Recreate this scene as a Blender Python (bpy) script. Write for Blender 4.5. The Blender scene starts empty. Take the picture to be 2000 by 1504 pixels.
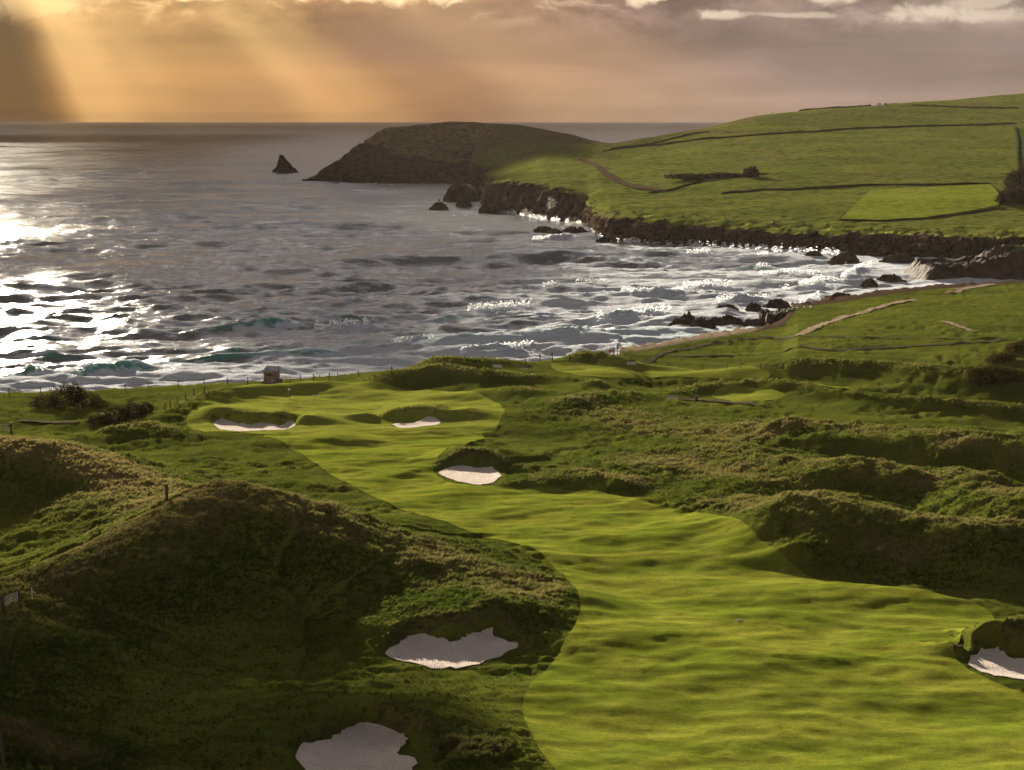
import bpy, bmesh, math, random
import numpy as np
from mathutils import Vector, Matrix
from mathutils.geometry import delaunay_2d_cdt

random.seed(7)
rng = np.random.default_rng(11)
S = bpy.context.scene
COL = S.collection

# ------------------------------------------------------------------ camera
F = 3400.0                     # focal length in pixels of a 2000 px wide frame
EYE = 50.0                     # metres above the sea
TH = math.atan((752 - 230) / F)
cam_d = bpy.data.cameras.new('camera')
cam_d.sensor_width = 36
cam_d.lens = F / 2000 * 36
cam_d.clip_start = 1
cam_d.clip_end = 90000
cam = bpy.data.objects.new('camera', cam_d)
cam.location = (0, 0, EYE)
cam.rotation_euler = (math.pi / 2 - TH, 0, 0)
COL.objects.link(cam)
S.camera = cam
CT, ST = math.cos(TH), math.sin(TH)

# ------------------------------------------------------------------ render settings
S.render.engine = 'CYCLES'
S.view_settings.view_transform = 'Standard'
S.view_settings.look = 'None'
S.view_settings.gamma = 1
S.view_settings.use_curve_mapping = False
S.view_settings.exposure = 1.72
cy = S.cycles
cy.use_denoising = True
cy.max_bounces = 5
cy.diffuse_bounces = 2
cy.glossy_bounces = 2
cy.transmission_bounces = 2
cy.volume_bounces = 0
cy.transparent_max_bounces = 6
cy.sample_clamp_indirect = 3
cy.caustics_reflective = False
cy.caustics_refractive = False

# ------------------------------------------------------------------ sun
SUN_AZ = math.radians(-18.5)      # left of straight ahead
SUN_EL = math.radians(13.0)
sv = Vector((math.sin(SUN_AZ) * math.cos(SUN_EL), math.cos(SUN_AZ) * math.cos(SUN_EL), math.sin(SUN_EL)))
sl = bpy.data.lights.new('sun', 'SUN')
sl.energy = 5.0
sl.angle = math.radians(0.6)
sl.color = (1.0, 0.87, 0.66)
so = bpy.data.objects.new('sun', sl)
so.rotation_euler = sv.to_track_quat('Z', 'Y').to_euler()
COL.objects.link(so)

# ------------------------------------------------------------------ node helpers
class NT:
    """tiny expression builder over a node tree"""
    def __init__(s, nt):
        s.nt = nt; s.n = nt.nodes; s.l = nt.links
    def new(s, t, **kw):
        nd = s.n.new(t)
        for k, v in kw.items():
            setattr(nd, k, v)
        return nd
    def put(s, sock, v):
        if isinstance(v, bpy.types.NodeSocket):
            s.l.new(v, sock)
        elif v is not None:
            if sock.type == 'RGBA' and not hasattr(v, '__len__'):
                v = (v, v, v, 1)
            elif sock.type == 'RGBA' and len(v) == 3:
                v = (*v, 1)
            sock.default_value = v
    def m(s, op, a, b=None, c=None, clamp=False):
        nd = s.new('ShaderNodeMath', operation=op, use_clamp=clamp)
        for i, v in enumerate((a, b, c)):
            if v is not None:
                s.put(nd.inputs[i], v)
        return nd.outputs[0]
    def add(s, a, b): return s.m('ADD', a, b)
    def sub(s, a, b): return s.m('SUBTRACT', a, b)
    def mul(s, a, b): return s.m('MULTIPLY', a, b)
    def step(s, v, a, b, lo=0.0, hi=1.0):
        nd = s.new('ShaderNodeMapRange', interpolation_type='SMOOTHSTEP')
        for i, x in enumerate((v, a, b, lo, hi)):
            s.put(nd.inputs[i], x)
        return nd.outputs[0]
    def mix(s, f, a, b, mode='MIX'):
        nd = s.new('ShaderNodeMix', data_type='RGBA', blend_type=mode, clamp_factor=True)
        s.put(nd.inputs[0], f); s.put(nd.inputs[6], a); s.put(nd.inputs[7], b)
        return nd.outputs[2]
    def noise(s, vec, scale, detail=3, rough=.55, dist=0.0):
        nd = s.new('ShaderNodeTexNoise')
        s.put(nd.inputs['Vector'], vec)
        nd.inputs['Scale'].default_value = scale
        nd.inputs['Detail'].default_value = detail
        nd.inputs['Roughness'].default_value = rough
        nd.inputs['Distortion'].default_value = dist
        return nd.outputs[0]
    def xyz(s, a, b, c):
        nd = s.new('ShaderNodeCombineXYZ')
        for i, v in enumerate((a, b, c)):
            s.put(nd.inputs[i], v)
        return nd.outputs[0]
    def sep(s, v):
        nd = s.new('ShaderNodeSeparateXYZ'); s.put(nd.inputs[0], v)
        return nd.outputs
    def scale(s, v, k):
        nd = s.new('ShaderNodeVectorMath', operation='MULTIPLY')
        s.put(nd.inputs[0], v); s.put(nd.inputs[1], k)
        return nd.outputs[0]
    def attr(s, name, kind='GEOMETRY'):
        return s.new('ShaderNodeAttribute', attribute_name=name, attribute_type=kind).outputs['Fac']
    def ramp(s, f, pts, mode='LINEAR'):
        nd = s.new('ShaderNodeValToRGB'); nd.color_ramp.interpolation = mode
        e = nd.color_ramp.elements
        while len(e) < len(pts): e.new(0.5)
        for i, (p, c) in enumerate(pts):
            e[i].position = p
            e[i].color = (c, c, c, 1) if not hasattr(c, '__len__') else (*c, 1)
        s.put(nd.inputs[0], f)
        return nd.outputs[0]

def material(name):
    m = bpy.data.materials.new(name); m.use_nodes = True
    m.node_tree.nodes.clear()
    t = NT(m.node_tree)
    t.out = t.new('ShaderNodeOutputMaterial')
    return m, t

def bump(t, h, strength, dist):
    nd = t.new('ShaderNodeBump')
    t.put(nd.inputs['Strength'], strength); t.put(nd.inputs['Distance'], dist); t.put(nd.inputs['Height'], h)
    return nd.outputs[0]

def principled(t, col, rough=.9, normal=None, spec=.2, metal=0.0):
    p = t.new('ShaderNodeBsdfPrincipled')
    t.put(p.inputs['Base Color'], col); t.put(p.inputs['Roughness'], rough)
    t.put(p.inputs['Specular IOR Level'], spec); t.put(p.inputs['Metallic'], metal)
    if normal is not None: t.put(p.inputs['Normal'], normal)
    return p.outputs[0]

def diffuse(t, col, normal=None):
    d = t.new('ShaderNodeBsdfDiffuse'); t.put(d.inputs[0], col)
    if normal is not None: t.put(d.inputs['Normal'], normal)
    return d.outputs[0]

# ------------------------------------------------------------------ sky
W = bpy.data.worlds.new('World')
S.world = W
W.use_nodes = True
W.node_tree.nodes.clear()
t = NT(W.node_tree)
wo = t.new('ShaderNodeOutputWorld')
tc = t.new('ShaderNodeTexCoord').outputs['Generated']
x, y, z = t.sep(tc)
az = t.m('ARCTAN2', x, y)                       # 0 = straight ahead
el = t.m('ARCSINE', z)
U = t.mul(az, 3.4); V = t.mul(t.m('MAXIMUM', el, 0.0), 3.4)
SU, SV = SUN_AZ * 3.4, SUN_EL * 3.4
du = t.sub(U, SU); dv = t.sub(SV, V)
dist = t.m('SQRT', t.add(t.mul(du, du), t.mul(dv, dv)))
phi = t.m('ARCTAN2', du, dv)
n_phi = t.noise(t.xyz(t.mul(phi, 9.0), 0.3, t.mul(dist, .25)), 1.0, 2)
phi2 = t.add(phi, t.mul(t.sub(n_phi, .5), .05))
# clouds: long soft banks low down, broken cells higher up
cw = t.xyz(t.mul(U, 1.0), t.mul(V, 3.2), 0.0)
c1 = t.noise(cw, 2.6, 6, .55, .3)
c2 = t.noise(t.xyz(t.mul(U, 1.0), t.mul(V, 2.0), 3.7), 8.0, 6, .6, .6)
c3 = t.noise(t.xyz(t.mul(U, 1.0), t.mul(V, 1.5), 6.1), 20.0, 8, .62, .4)
cb = t.noise(t.xyz(t.mul(U, .55), t.mul(V, 6.0), 1.7), 3.0, 3, .5, .2)
# colour across the horizon: gold towards the sun, mauve away from it
side = t.step(U, -1.1, 1.15)
low = t.ramp(side, [(0, (.50, .235, .075)), (.25, (.42, .185, .065)), (.42, (.38, .178, .088)),
                    (.55, (.38, .195, .125)), (.72, (.345, .215, .175)), (1, (.335, .225, .19))])
high = t.ramp(side, [(0, (.50, .27, .09)), (.25, (.35, .175, .085)), (.5, (.30, .165, .130)),
                     (.75, (.33, .225, .19)), (1, (.32, .235, .20))])
base = t.mix(t.step(V, 0.0, .2), low, high)
shade = t.add(.56, t.mul(t.step(t.add(t.mul(c1, .6), t.mul(cb, .4)), .30, .70), .55))
base = t.mix(1.0, base, t.ramp(t.mul(shade, .5), [(0, 0.0), (1, 2.0)]), 'MULTIPLY') if False else t.mix(1.0, base, t.xyz(shade, shade, shade), 'MULTIPLY')
bil = t.mul(t.step(V, .10, .20), t.step(c3, .35, .65))
bk_ = t.add(.68, t.mul(t.step(t.add(t.mul(c2, .6), t.mul(c3, .4)), .36, .60), .60))
bk_ = t.add(t.mul(bk_, t.step(V, .12, .20)), t.step(V, .20, .12))
base = t.mix(1.0, base, t.xyz(bk_, bk_, bk_), 'MULTIPLY')
# one heavier bank left of centre
bank = t.mul(t.mul(t.step(U, -.45, -.2), t.step(U, .16, -.08)), t.mul(t.step(V, .085, .125), t.step(V, .235, .18)))
bank = t.mul(bank, t.step(c1, .3, .55, .55, 1.0))
base = t.mix(t.mul(bank, .8), base, (.22, .115, .085))
lowband = t.mul(t.step(V, .10, .035), t.step(U, -.75, -.5)); lowband = t.mul(lowband, t.step(U, -.33, -.5))
base = t.mix(t.mul(lowband, .35), base, (.36, .19, .11))
bk2 = t.mul(t.step(V, .18, .12), t.mul(t.step(V, 0.0, .06), t.step(U, .25, .7)))
base = t.mix(t.mul(t.mul(bk2, cb), .7), base, (.30, .22, .20))
# rays fanning out from the sun behind the cloud
ph = t.m('MULTIPLY_ADD', phi2, .5, .25)       # -0.5..1.5 rad -> 0..1
rays = t.ramp(ph, [(0, .15), (.28, .22), (.36, .0), (.398, .0), (.435, .93), (.46, 1.0), (.50, .62), (.56, .30),
                   (.60, .34), (.635, .98), (.665, .72), (.70, .22), (.725, .32), (.765, .92), (.80, .66),
                   (.84, .12), (.88, .26), (.93, .10), (1, .05)], 'EASE')
rfall = t.m('EXPONENT', t.mul(dist, -1.0))
ray = t.mul(rays, rfall)
base = t.mix(1.0, base, t.mix(1.0, (.72, .48, .19), t.xyz(ray, ray, ray), 'MULTIPLY'), 'ADD')
dark = t.mul(t.step(ph, .442, .372), t.step(ph, .15, .33))
base = t.mix(t.mul(dark, .95), base, (.055, .028, .014))
# bright broken gaps along the top of the picture and on upward
gapn = t.add(t.mul(c2, .55), t.mul(c1, .45))
hi_zone = t.step(V, .155, .235)
gap = t.mul(t.step(gapn, .515, .60), hi_zone)
gap = t.mul(gap, t.step(V, .42, .26, .25, 1.0))
def blob(u, v, ru, rv, k=1.0):
    a = t.mul(t.sub(t.add(U, t.mul(t.sub(c2, .5), .16)), u), 1.0 / ru)
    b = t.mul(t.sub(t.add(V, t.mul(t.sub(c1, .5), .04)), v), 1.0 / rv)
    r = t.m('SQRT', t.add(t.mul(a, a), t.mul(b, b)))
    return t.mul(t.step(t.add(r, t.mul(t.sub(c3, .5), 2.6)), 1.25, .25), k)
spots = None
for (u, v, ru, rv, k) in [(-.60, .238, .13, .020, 1.0), (-.25, .236, .20, .022, .9), (-.05, .236, .10, .012, .6), (.245, .225, .022, .022, .9),
                          (.41, .188, .055, .010, .75), (.53, .190, .10, .006, .5), (.60, .226, .035, .018, .9),
                          (.79, .197, .09, .020, .8), (.88, .192, .10, .014, .7), (.87, .214, .08, .018, .6),
                          (-.85, .24, .16, .04, .35)]:
    b_ = blob(u, v, ru, rv, k)
    spots = b_ if spots is None else t.m('MAXIMUM', spots, b_)
gap = t.m('MAXIMUM', t.mul(gap, .40), spots)
gcol = t.mix(t.step(U, -.9, .6), (1.9, 1.30, .62), (.86, .70, .54))
base = t.mix(gap, base, gcol)
# glow of the hidden sun
glow = t.m('EXPONENT', t.mul(t.mul(dist, dist), -26.0))
base = t.mix(1.0, base, t.mix(1.0, (6.0, 4.2, 2.2), t.xyz(glow, glow, glow), 'MULTIPLY'), 'ADD')
# overhead: heavy grey deck
midsky = t.mix(t.step(U, -2.2, 2.0), (.98, .86, .80), (.66, .65, .71))
base = t.mix(t.step(V, .25, .6), base, t.mix(1.0, midsky, t.xyz(t.add(.55, c1), t.add(.55, c1), t.add(.55, c1)), 'MULTIPLY'))
deckn = t.noise(t.xyz(t.mul(x, 2.0), t.mul(y, 2.0), t.mul(z, 4.0)), 2.0, 4)
deck = t.mix(deckn, (.055, .050, .048), (.115, .105, .100))
base = t.mix(t.step(V, 1.0, 2.0), base, deck)
# a real sky lends the deck its cool tint
nish = t.new('ShaderNodeTexSky', sky_type='NISHITA')
nish.sun_disc = False
nish.sun_elevation = SUN_EL
nish.sun_rotation = SUN_AZ
SKY_K = 1 / 3.29
bg1 = t.new('ShaderNodeBackground'); t.put(bg1.inputs[0], base); bg1.inputs[1].default_value = SKY_K
bg2 = t.new('ShaderNodeBackground'); t.put(bg2.inputs[0], nish.outputs[0]); bg2.inputs[1].default_value = 0.05
mx = t.new('ShaderNodeMixShader'); mx.inputs[0].default_value = .010
t.l.new(bg1.outputs[0], mx.inputs[1]); t.l.new(bg2.outputs[0], mx.inputs[2])
t.l.new(mx.outputs[0], wo.inputs[0])
W.cycles.sampling_method = 'MANUAL'
W.cycles.sample_map_resolution = 512

# ------------------------------------------------------------------ numpy noise
_P = rng.permutation(512).astype(np.int64)
_P = np.concatenate([_P, _P, _P])
_G = rng.uniform(0, 2 * math.pi, 512)
_GX, _GY = np.cos(_G), np.sin(_G)
def perlin(x, y):
    x = np.asarray(x, float); y = np.asarray(y, float)
    xi = np.floor(x).astype(np.int64); yi = np.floor(y).astype(np.int64)
    xf = x - xi; yf = y - yi
    xi &= 511; yi &= 511
    u = xf * xf * xf * (xf * (xf * 6 - 15) + 10); v = yf * yf * yf * (yf * (yf * 6 - 15) + 10)
    def g(a, b, dx, dy):
        h = _P[_P[a & 511] + (b & 511)]
        return _GX[h] * dx + _GY[h] * dy
    n00 = g(xi, yi, xf, yf); n10 = g(xi + 1, yi, xf - 1, yf)
    n01 = g(xi, yi + 1, xf, yf - 1); n11 = g(xi + 1, yi + 1, xf - 1, yf - 1)
    return ((n00 + u * (n10 - n00)) * (1 - v) + (n01 + u * (n11 - n01)) * v) * 1.5
def fbm(x, y, o=4, gain=.5, lac=2.03):
    a, s, f = 1.0, 0.0, 1.0
    for i in range(o):
        s = s + a * perlin(x * f + 17.3 * i, y * f - 9.1 * i)
        a *= gain; f *= lac
    return s
def sstep(a, b, x):
    q = np.clip((x - a) / (b - a), 0, 1)
    return q * q * (3 - 2 * q)
def smax(a, b, k):
    d = a - b
    return .5 * (a + b + np.sqrt(d * d + k * k))

# ------------------------------------------------------------------ pixel <-> world helpers
def ray(px, py):
    xr = (np.asarray(px, float) - 1000) / F; yr = (752 - np.asarray(py, float)) / F
    return xr / (CT + yr * ST), (ST - yr * CT) / (CT + yr * ST)      # x per y, drop per y
def plane(px, py, z):
    tx, k = ray(px, py)
    Y = (EYE - z) / k
    return tx * Y, Y
def kk(py): return float(ray(1000, py)[1])
def hit(px, py, H, y0=95., y1=520., n=2600):
    """first crossing of the picture ray with the height field H"""
    tx, k = ray(px, py)
    ys = np.linspace(y0, y1, n)
    f = EYE - k * ys - H(tx * ys, ys)
    j = np.argmax(f <= 0)
    if f[j] > 0:
        j = n - 1
    if j > 0 and f[j] <= 0:
        a = f[j - 1] / (f[j - 1] - f[j]); Y = ys[j - 1] + a * (ys[j] - ys[j - 1])
    else:
        Y = ys[j]
    return float(tx * Y), float(Y)

# ------------------------------------------------------------------ near ground: height field
TOP = [(-700, 780, 7), (0, 768, 7), (170, 764, 7), (350, 753, 7), (500, 746, 7), (600, 739, 7), (700, 730, 7), (790, 721, 7.2),
       (830, 713, 7.5), (1000, 709, 7.5), (1100, 703, 7.2), (1170, 696, 7.2), (1210, 693, 6.8), (1270, 682, 5.6), (1350, 667, 4.6),
       (1420, 656, 4), (1480, 647, 3.6), (1530, 634, 3.8), (1560, 600, 4), (1640, 588, 4), (1760, 569, 4.4), (1830, 562, 4.4),
       (1950, 554, 4.2), (2000, 550, 4.4), (2500, 520, 6)]
WAT = [(1210, 686), (1250, 676), (1300, 665), (1350, 656), (1400, 647), (1440, 643), (1480, 639), (1520, 627),
       (1548, 596), (1620, 581), (1700, 570), (1760, 563), (1850, 556), (1950, 549), (2000, 545), (2500, 505)]
_tt = []; _yt = []; _zt = []
for px, py, zz in TOP:
    X_, Y_ = plane(px, py, zz); _tt.append(X_ / Y_); _yt.append(Y_); _zt.append(zz)
_tw = []; _yw = []
for px, py in WAT:
    X_, Y_ = plane(px, py, 0.); _tw.append(X_ / Y_); _yw.append(Y_)
_tt, _yt, _zt, _tw, _yw = map(np.array, (_tt, _yt, _zt, _tw, _yw))
def shore(tx):
    yt = np.interp(tx, _tt, _yt); zt = np.interp(tx, _tt, _zt)
    yw = np.where(tx < _tw[0], yt + 15, np.interp(tx, _tw, _yw))
    return yt, zt, np.maximum(yw, yt + 5)

class Ridge:
    def __init__(s, pts, wf, wb, rel=False, H=None, ends=1.0):
        s.rel = rel
        P = [plane(p[0], p[1], p[2]) for p in pts]
        s.P = np.array(P); s.z = np.array([p[2] for p in pts], float)
        s.h = np.array([(p[3] if len(p) > 3 else (H or 1.0)) for p in pts], float)
        s.wf, s.wb = wf, wb
        m = max(wf, wb) * 3
        s.bb = (s.P[:, 0].min() - m, s.P[:, 0].max() + m, s.P[:, 1].min() - m, s.P[:, 1].max() + m)
    def ev(s, x, y):
        best = np.full(x.shape, 1e9); val = np.zeros(x.shape); zc = np.zeros(x.shape)
        for i in range(len(s.P) - 1):
            a, b = s.P[i], s.P[i + 1]
            d = b - a; L = d @ d
            q = np.clip(((x - a[0]) * d[0] + (y - a[1]) * d[1]) / L, 0, 1)
            cx, cyy = a[0] + q * d[0], a[1] + q * d[1]
            ex, ey = x - cx, y - cyy
            r = np.hypot(ex, ey)
            sd = (ex * d[1] - ey * d[0]) * np.sign(d[0] if abs(d[0]) > 1e-6 else 1) / math.sqrt(L)   # >0: towards the camera
            w = s.wb + (s.wf - s.wb) * (1 / (1 + np.exp(-np.clip(sd / (.25 * min(s.wf, s.wb)), -30, 30))))
            rr = r / w
            m = rr < best
            best = np.where(m, rr, best)
            hz_ = s.z[i] + q * (s.z[i + 1] - s.z[i]); hh = s.h[i] + q * (s.h[i + 1] - s.h[i])
            zc = np.where(m, hz_, zc); val = np.where(m, hh, val)
        return zc, val, np.exp(-best ** 2)

DUNES = [
    # big dune left of the fairway
    Ridge([(-500, 1400, 10), (-250, 1290, 11), (-60, 1195, 11), (60, 1140, 11), (150, 1098, 12), (235, 1062, 12.8), (330, 1000, 14), (430, 952, 15), (520, 962, 14.6),
           (610, 988, 13.2), (700, 1022, 12), (800, 1058, 10.6), (880, 1092, 9.6), (960, 1128, 8.8), (1030, 1160, 7.9)], 17, 10),
    # the heathy ridge behind it
    Ridge([(-500, 900, 13), (-200, 880, 13), (-30, 862, 13), (90, 872, 12.5), (170, 895, 11.5), (250, 935, 10.5), (310, 968, 10.5), (380, 965, 12)], 13, 12),
    Ridge([(-60, 1400, 11), (60, 1440, 9.5), (110, 1470, 8.4)], 6, 6),
    # dunes on the right
    Ridge([(1400, 975, 9.0), (1480, 970, 10.8), (1560, 958, 12.5), (1650, 968, 12.4), (1760, 982, 12.2), (1880, 994, 12.2), (2000, 1000, 12.4), (2300, 1000, 13)], 8.5, 10),
    Ridge([(1400, 868, 9.6), (1500, 876, 11), (1600, 880, 12.2), (1690, 893, 12.2), (1770, 912, 11.8), (1840, 935, 10.8)], 8, 11),
    Ridge([(1250, 900, 8.4), (1330, 908, 9.2), (1420, 905, 9.9), (1500, 915, 10.4)], 11, 15),
    Ridge([(1480, 826, 9), (1560, 812, 11), (1680, 815, 12), (1800, 825, 12.5), (1900, 838, 12.8), (2000, 842, 13), (2300, 850, 14)], 8, 13),
    Ridge([(1860, 905, 12), (1960, 925, 13), (2100, 940, 14)], 8, 9),
    Ridge([(1190, 812, 7.8), (1260, 820, 8.2), (1360, 832, 8.7), (1450, 850, 9)], 16, 16),
    Ridge([(1060, 935, 8.3), (1130, 925, 8.8), (1230, 930, 9.2)], 6, 8),
    Ridge([(1600, 1030, 10.3), (1680, 1050, 10), (1800, 1075, 9.5)], 7, 8),
]
RELS = [
    # bunker lips (crest, rise)
    Ridge([(748, 1262, 7.5, .3), (770, 1232, 8, 1.1), (830, 1222, 8, 1.5), (900, 1220, 8, 1.7), (960, 1208, 8, 1.8), (1010, 1222, 8, 1.3), (1040, 1248, 7.5, .5)], 1.5, 6),
    Ridge([(560, 1462, 7, .3), (620, 1425, 8, 1.1), (690, 1392, 8, 1.6), (770, 1390, 8, 1.6), (840, 1415, 8, 1.6), (868, 1450, 8, 1.0)], 1.5, 6),
    Ridge([(846, 925, 7, .5), (862, 903, 8, 1.0), (905, 895, 8.2, 2.0), (955, 899, 8.2, 2.0), (985, 912, 8, 1.1), (1005, 930, 7, .5)], 1.5, 6),
    Ridge([(404, 824, 7, .3), (430, 808, 8, 1.4), (490, 810, 8, 1.4), (550, 815, 8, 1.2), (595, 826, 7, .4)], 1.6, 8),
    Ridge([(740, 822, 7, .3), (770, 808, 8, 1.1), (815, 804, 8, 1.2), (855, 808, 8, 1.1), (878, 820, 7, .3)], 1.6, 8),
    Ridge([(1886, 1284, 7, .05), (1902, 1262, 8, 1.0), (1945, 1246, 8.4, 2.4), (2000, 1240, 8.4, 2.7), (2080, 1244, 8.4, 2.7)], 1.5, 3.5),
    # banks and tufty ridges
    Ridge([(700, 740, 9, .3), (760, 727, 9, 2.0), (860, 722, 9, 2.3), (950, 730, 9, 2.0), (1040, 738, 8, 1.0), (1070, 745, 8, .1)], 5, 5),
    Ridge([(810, 722, 8, .2), (860, 708, 8, 1.6), (960, 706, 8, 1.0), (1040, 708, 8, .4)], 5, 4),
    Ridge([(1100, 702, 8.5, .2), (1140, 694, 8.5, 2.0), (1200, 697, 8.5, 2.0), (1240, 706, 8, 1.4), (1330, 712, 7.5, 1.2)], 4.5, 4),
    Ridge([(1240, 716, 7.5, .8), (1330, 724, 7.5, 1.2), (1450, 728, 7.6, 1.8), (1600, 728, 7.8, 2.2), (1750, 736, 7.8, 2.2), (1900, 752, 8, 2.4), (2100, 770, 8, 2.4)], 6, 4),
    Ridge([(1290, 766, 8, .5), (1370, 753, 8, 1.4), (1480, 751, 8, 1.7), (1570, 762, 8, 1.7), (1680, 780, 8, 1.7), (1800, 793, 8, 1.6), (1920, 800, 8, 1.6), (2200, 808, 8, 1.6)], 3.5, 3.5),
    Ridge([(180, 842, 8, .4), (220, 834, 8.4, 1.2), (290, 827, 8.6, 1.6), (340, 835, 8.4, 1.0), (400, 846, 7.5, .2)], 4, 4),
    Ridge([(330, 806, 8, .4), (390, 782, 8, 1.2), (440, 762, 8.4, 1.7), (500, 752, 8.4, 1.7), (560, 752, 8, 1.2), (620, 748, 8, .8), (700, 742, 8, .6)], 3.2, 4),
    Ridge([(1040, 808, 8, .3), (1120, 792, 8, 1.0), (1200, 775, 8, .9), (1260, 768, 8, .7)], 4, 5),
    Ridge([(1140, 755, 8, .2), (1160, 749, 8, 1.0), (1190, 754, 8, .2)], 2.5, 3),
    Ridge([(960, 772, 8, .3), (1020, 768, 8, .9), (1090, 771, 8, .3)], 3, 6),
    Ridge([(150, 815, 8, .4), (200, 806, 8, .8), (260, 803, 8, .6)], 3, 4),
    Ridge([(820, 1504, 7, .1), (900, 1484, 7.5, 1.1), (960, 1480, 7.5, 1.2), (1020, 1500, 7, .2)], 3, 4),
    # low swells across the fairway
    Ridge([(560, 868, 7, .3), (650, 862, 7.5, .9), (740, 866, 7, .3)], 5, 7),
    Ridge([(640, 885, 7, .2), (760, 896, 7.5, .7), (880, 892, 7, .3)], 5, 8),
    Ridge([(1230, 1035, 8, .3), (1340, 1045, 8.4, .4), (1480, 1085, 8.4, .4), (1560, 1118, 8, .2)], 9, 14),
    Ridge([(1050, 1205, 7, .3), (1090, 1180, 7.5, .8), (1110, 1150, 7, .3)], 4, 4),
]
def h0(x, y):
    x = np.asarray(x, float); y = np.asarray(y, float)
    shp = np.broadcast(x, y).shape
    x = np.broadcast_to(x, shp).ravel().astype(float); y = np.broadcast_to(y, shp).ravel().astype(float)
    tx = x / y
    b = 7.0 + 1.2 * sstep(.05, .30, tx) * sstep(230, 300, y) * sstep(460, 330, y)
    yt, zt, yw = shore(tx)
    far = sstep(yt - 130, yt, y)
    b = b + (zt - b) * np.clip(far, 0, 1)
    b = b + .5 * fbm(x / 60 + 3, y / 60, 2) * sstep(0, 40, yt - y)
    h = b.copy()
    wx_ = fbm(x / 22 + 5, y / 14, 3) ; wy_ = fbm(x / 20 + 55, y / 16, 3)
    amp = .35 + .65 * sstep(.02, .08, tx)
    x = x + wx_ * 3.5 * amp; y = y + wy_ * 3.6 * amp
    for r in DUNES:
        m = (x > r.bb[0]) & (x < r.bb[1]) & (y > r.bb[2]) & (y < r.bb[3])
        if m.any():
            zc, _, p = r.ev(x[m], y[m])
            h[m] = b[m] + smax(h[m] - b[m], (zc - b[m]) * p * (1 - .24 * sstep(.04, .09, tx[m])), .35)
    return h.reshape(shp)

# outlines traced from the photograph, laid on the ground
FAIR_PX = [(1180, 1620), (1120, 1555), (1060, 1480), (1022, 1400), (1030, 1352), (1072, 1304), (1112, 1250), (1133, 1205), (1124, 1163), (1085, 1115),
           (1020, 1070), (900, 1030), (780, 990), (690, 950), (630, 918), (590, 890), (545, 866), (520, 850), (700, 846), (940, 846), (905, 878), (858, 905), (848, 925),
           (890, 945), (1000, 952), (1100, 956), (1200, 970), (1300, 990), (1400, 1010), (1450, 1030), (1482, 1058), (1535, 1098), (1605, 1133), (1700, 1149), (1850, 1168),
           (1915, 1183), (1941, 1200), (1935, 1216), (1895, 1240), (1862, 1268), (1870, 1292), (1910, 1318), (1990, 1347), (2150, 1390), (2400, 1480), (2400, 1620)]
GREEN_PX = [(520, 850), (470, 846), (400, 846), (365, 830), (375, 812), (420, 790), (470, 772), (520, 762), (620, 756), (700, 756), (800, 762), (900, 768),
            (950, 778), (985, 800), (975, 825), (940, 846), (700, 846)]
FAIR2_PX = [(1075, 712), (1150, 716), (1230, 720), (1340, 728), (1480, 738), (1500, 744), (1400, 748), (1300, 745), (1180, 738), (1100, 728)]
FAIR3_PX = [(1560, 754), (1700, 766), (1850, 778), (2000, 788), (2300, 800), (2300, 816), (2000, 806), (1850, 797), (1700, 784), (1600, 770)]
TEE_PX = [(1388, 775), (1420, 766), (1480, 765), (1530, 770), (1530, 776), (1490, 783), (1430, 784)]
SAND_PX = [
    [(752, 1277), (772, 1262), (788, 1250), (800, 1243), (828, 1243), (850, 1247), (868, 1251), (885, 1253), (902, 1249), (918, 1241), (938, 1236), (958, 1234), (975, 1248), (995, 1256), (1012, 1262), (985, 1278), (950, 1293), (910, 1303), (860, 1305), (810, 1297)],
    [(580, 1466), (610, 1452), (640, 1446), (662, 1436), (680, 1422), (720, 1416), (770, 1430), (795, 1440), (790, 1456), (774, 1474), (808, 1483), (812, 1504), (790, 1545), (680, 1560), (610, 1520)],
    [(858, 928), (866, 919), (880, 914), (900, 911), (920, 913), (932, 915), (946, 913), (965, 918), (978, 930), (968, 940), (945, 947), (915, 946), (885, 938)],
    [(417, 828), (428, 820), (448, 822), (468, 828), (490, 830), (510, 826), (530, 828), (548, 832), (560, 825), (572, 822), (577, 832), (545, 841), (500, 843), (450, 843), (425, 838)],
    [(768, 832), (780, 826), (795, 828), (808, 827), (820, 822), (836, 815), (850, 817), (858, 828), (830, 833), (790, 837)],
    [(1890, 1296), (1905, 1280), (1925, 1270), (1942, 1268), (1958, 1277), (1972, 1286), (2000, 1288), (2060, 1300), (2080, 1334), (2000, 1328), (1945, 1320), (1908, 1309)],
]
def world_poly(pts):
    return np.array([hit(p[0], p[1], h0) for p in pts])
def smooth_poly(P, n=3):
    """closed Catmull-Rom"""
    out = []
    N = len(P)
    for i in range(N):
        p0, p1, p2, p3 = P[i - 1], P[i], P[(i + 1) % N], P[(i + 2) % N]
        for j in range(n):
            u = j / n
            out.append(.5 * ((2 * p1) + (-p0 + p2) * u + (2 * p0 - 5 * p1 + 4 * p2 - p3) * u * u + (-p0 + 3 * p1 - 3 * p2 + p3) * u ** 3))
    return np.array(out)
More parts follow.
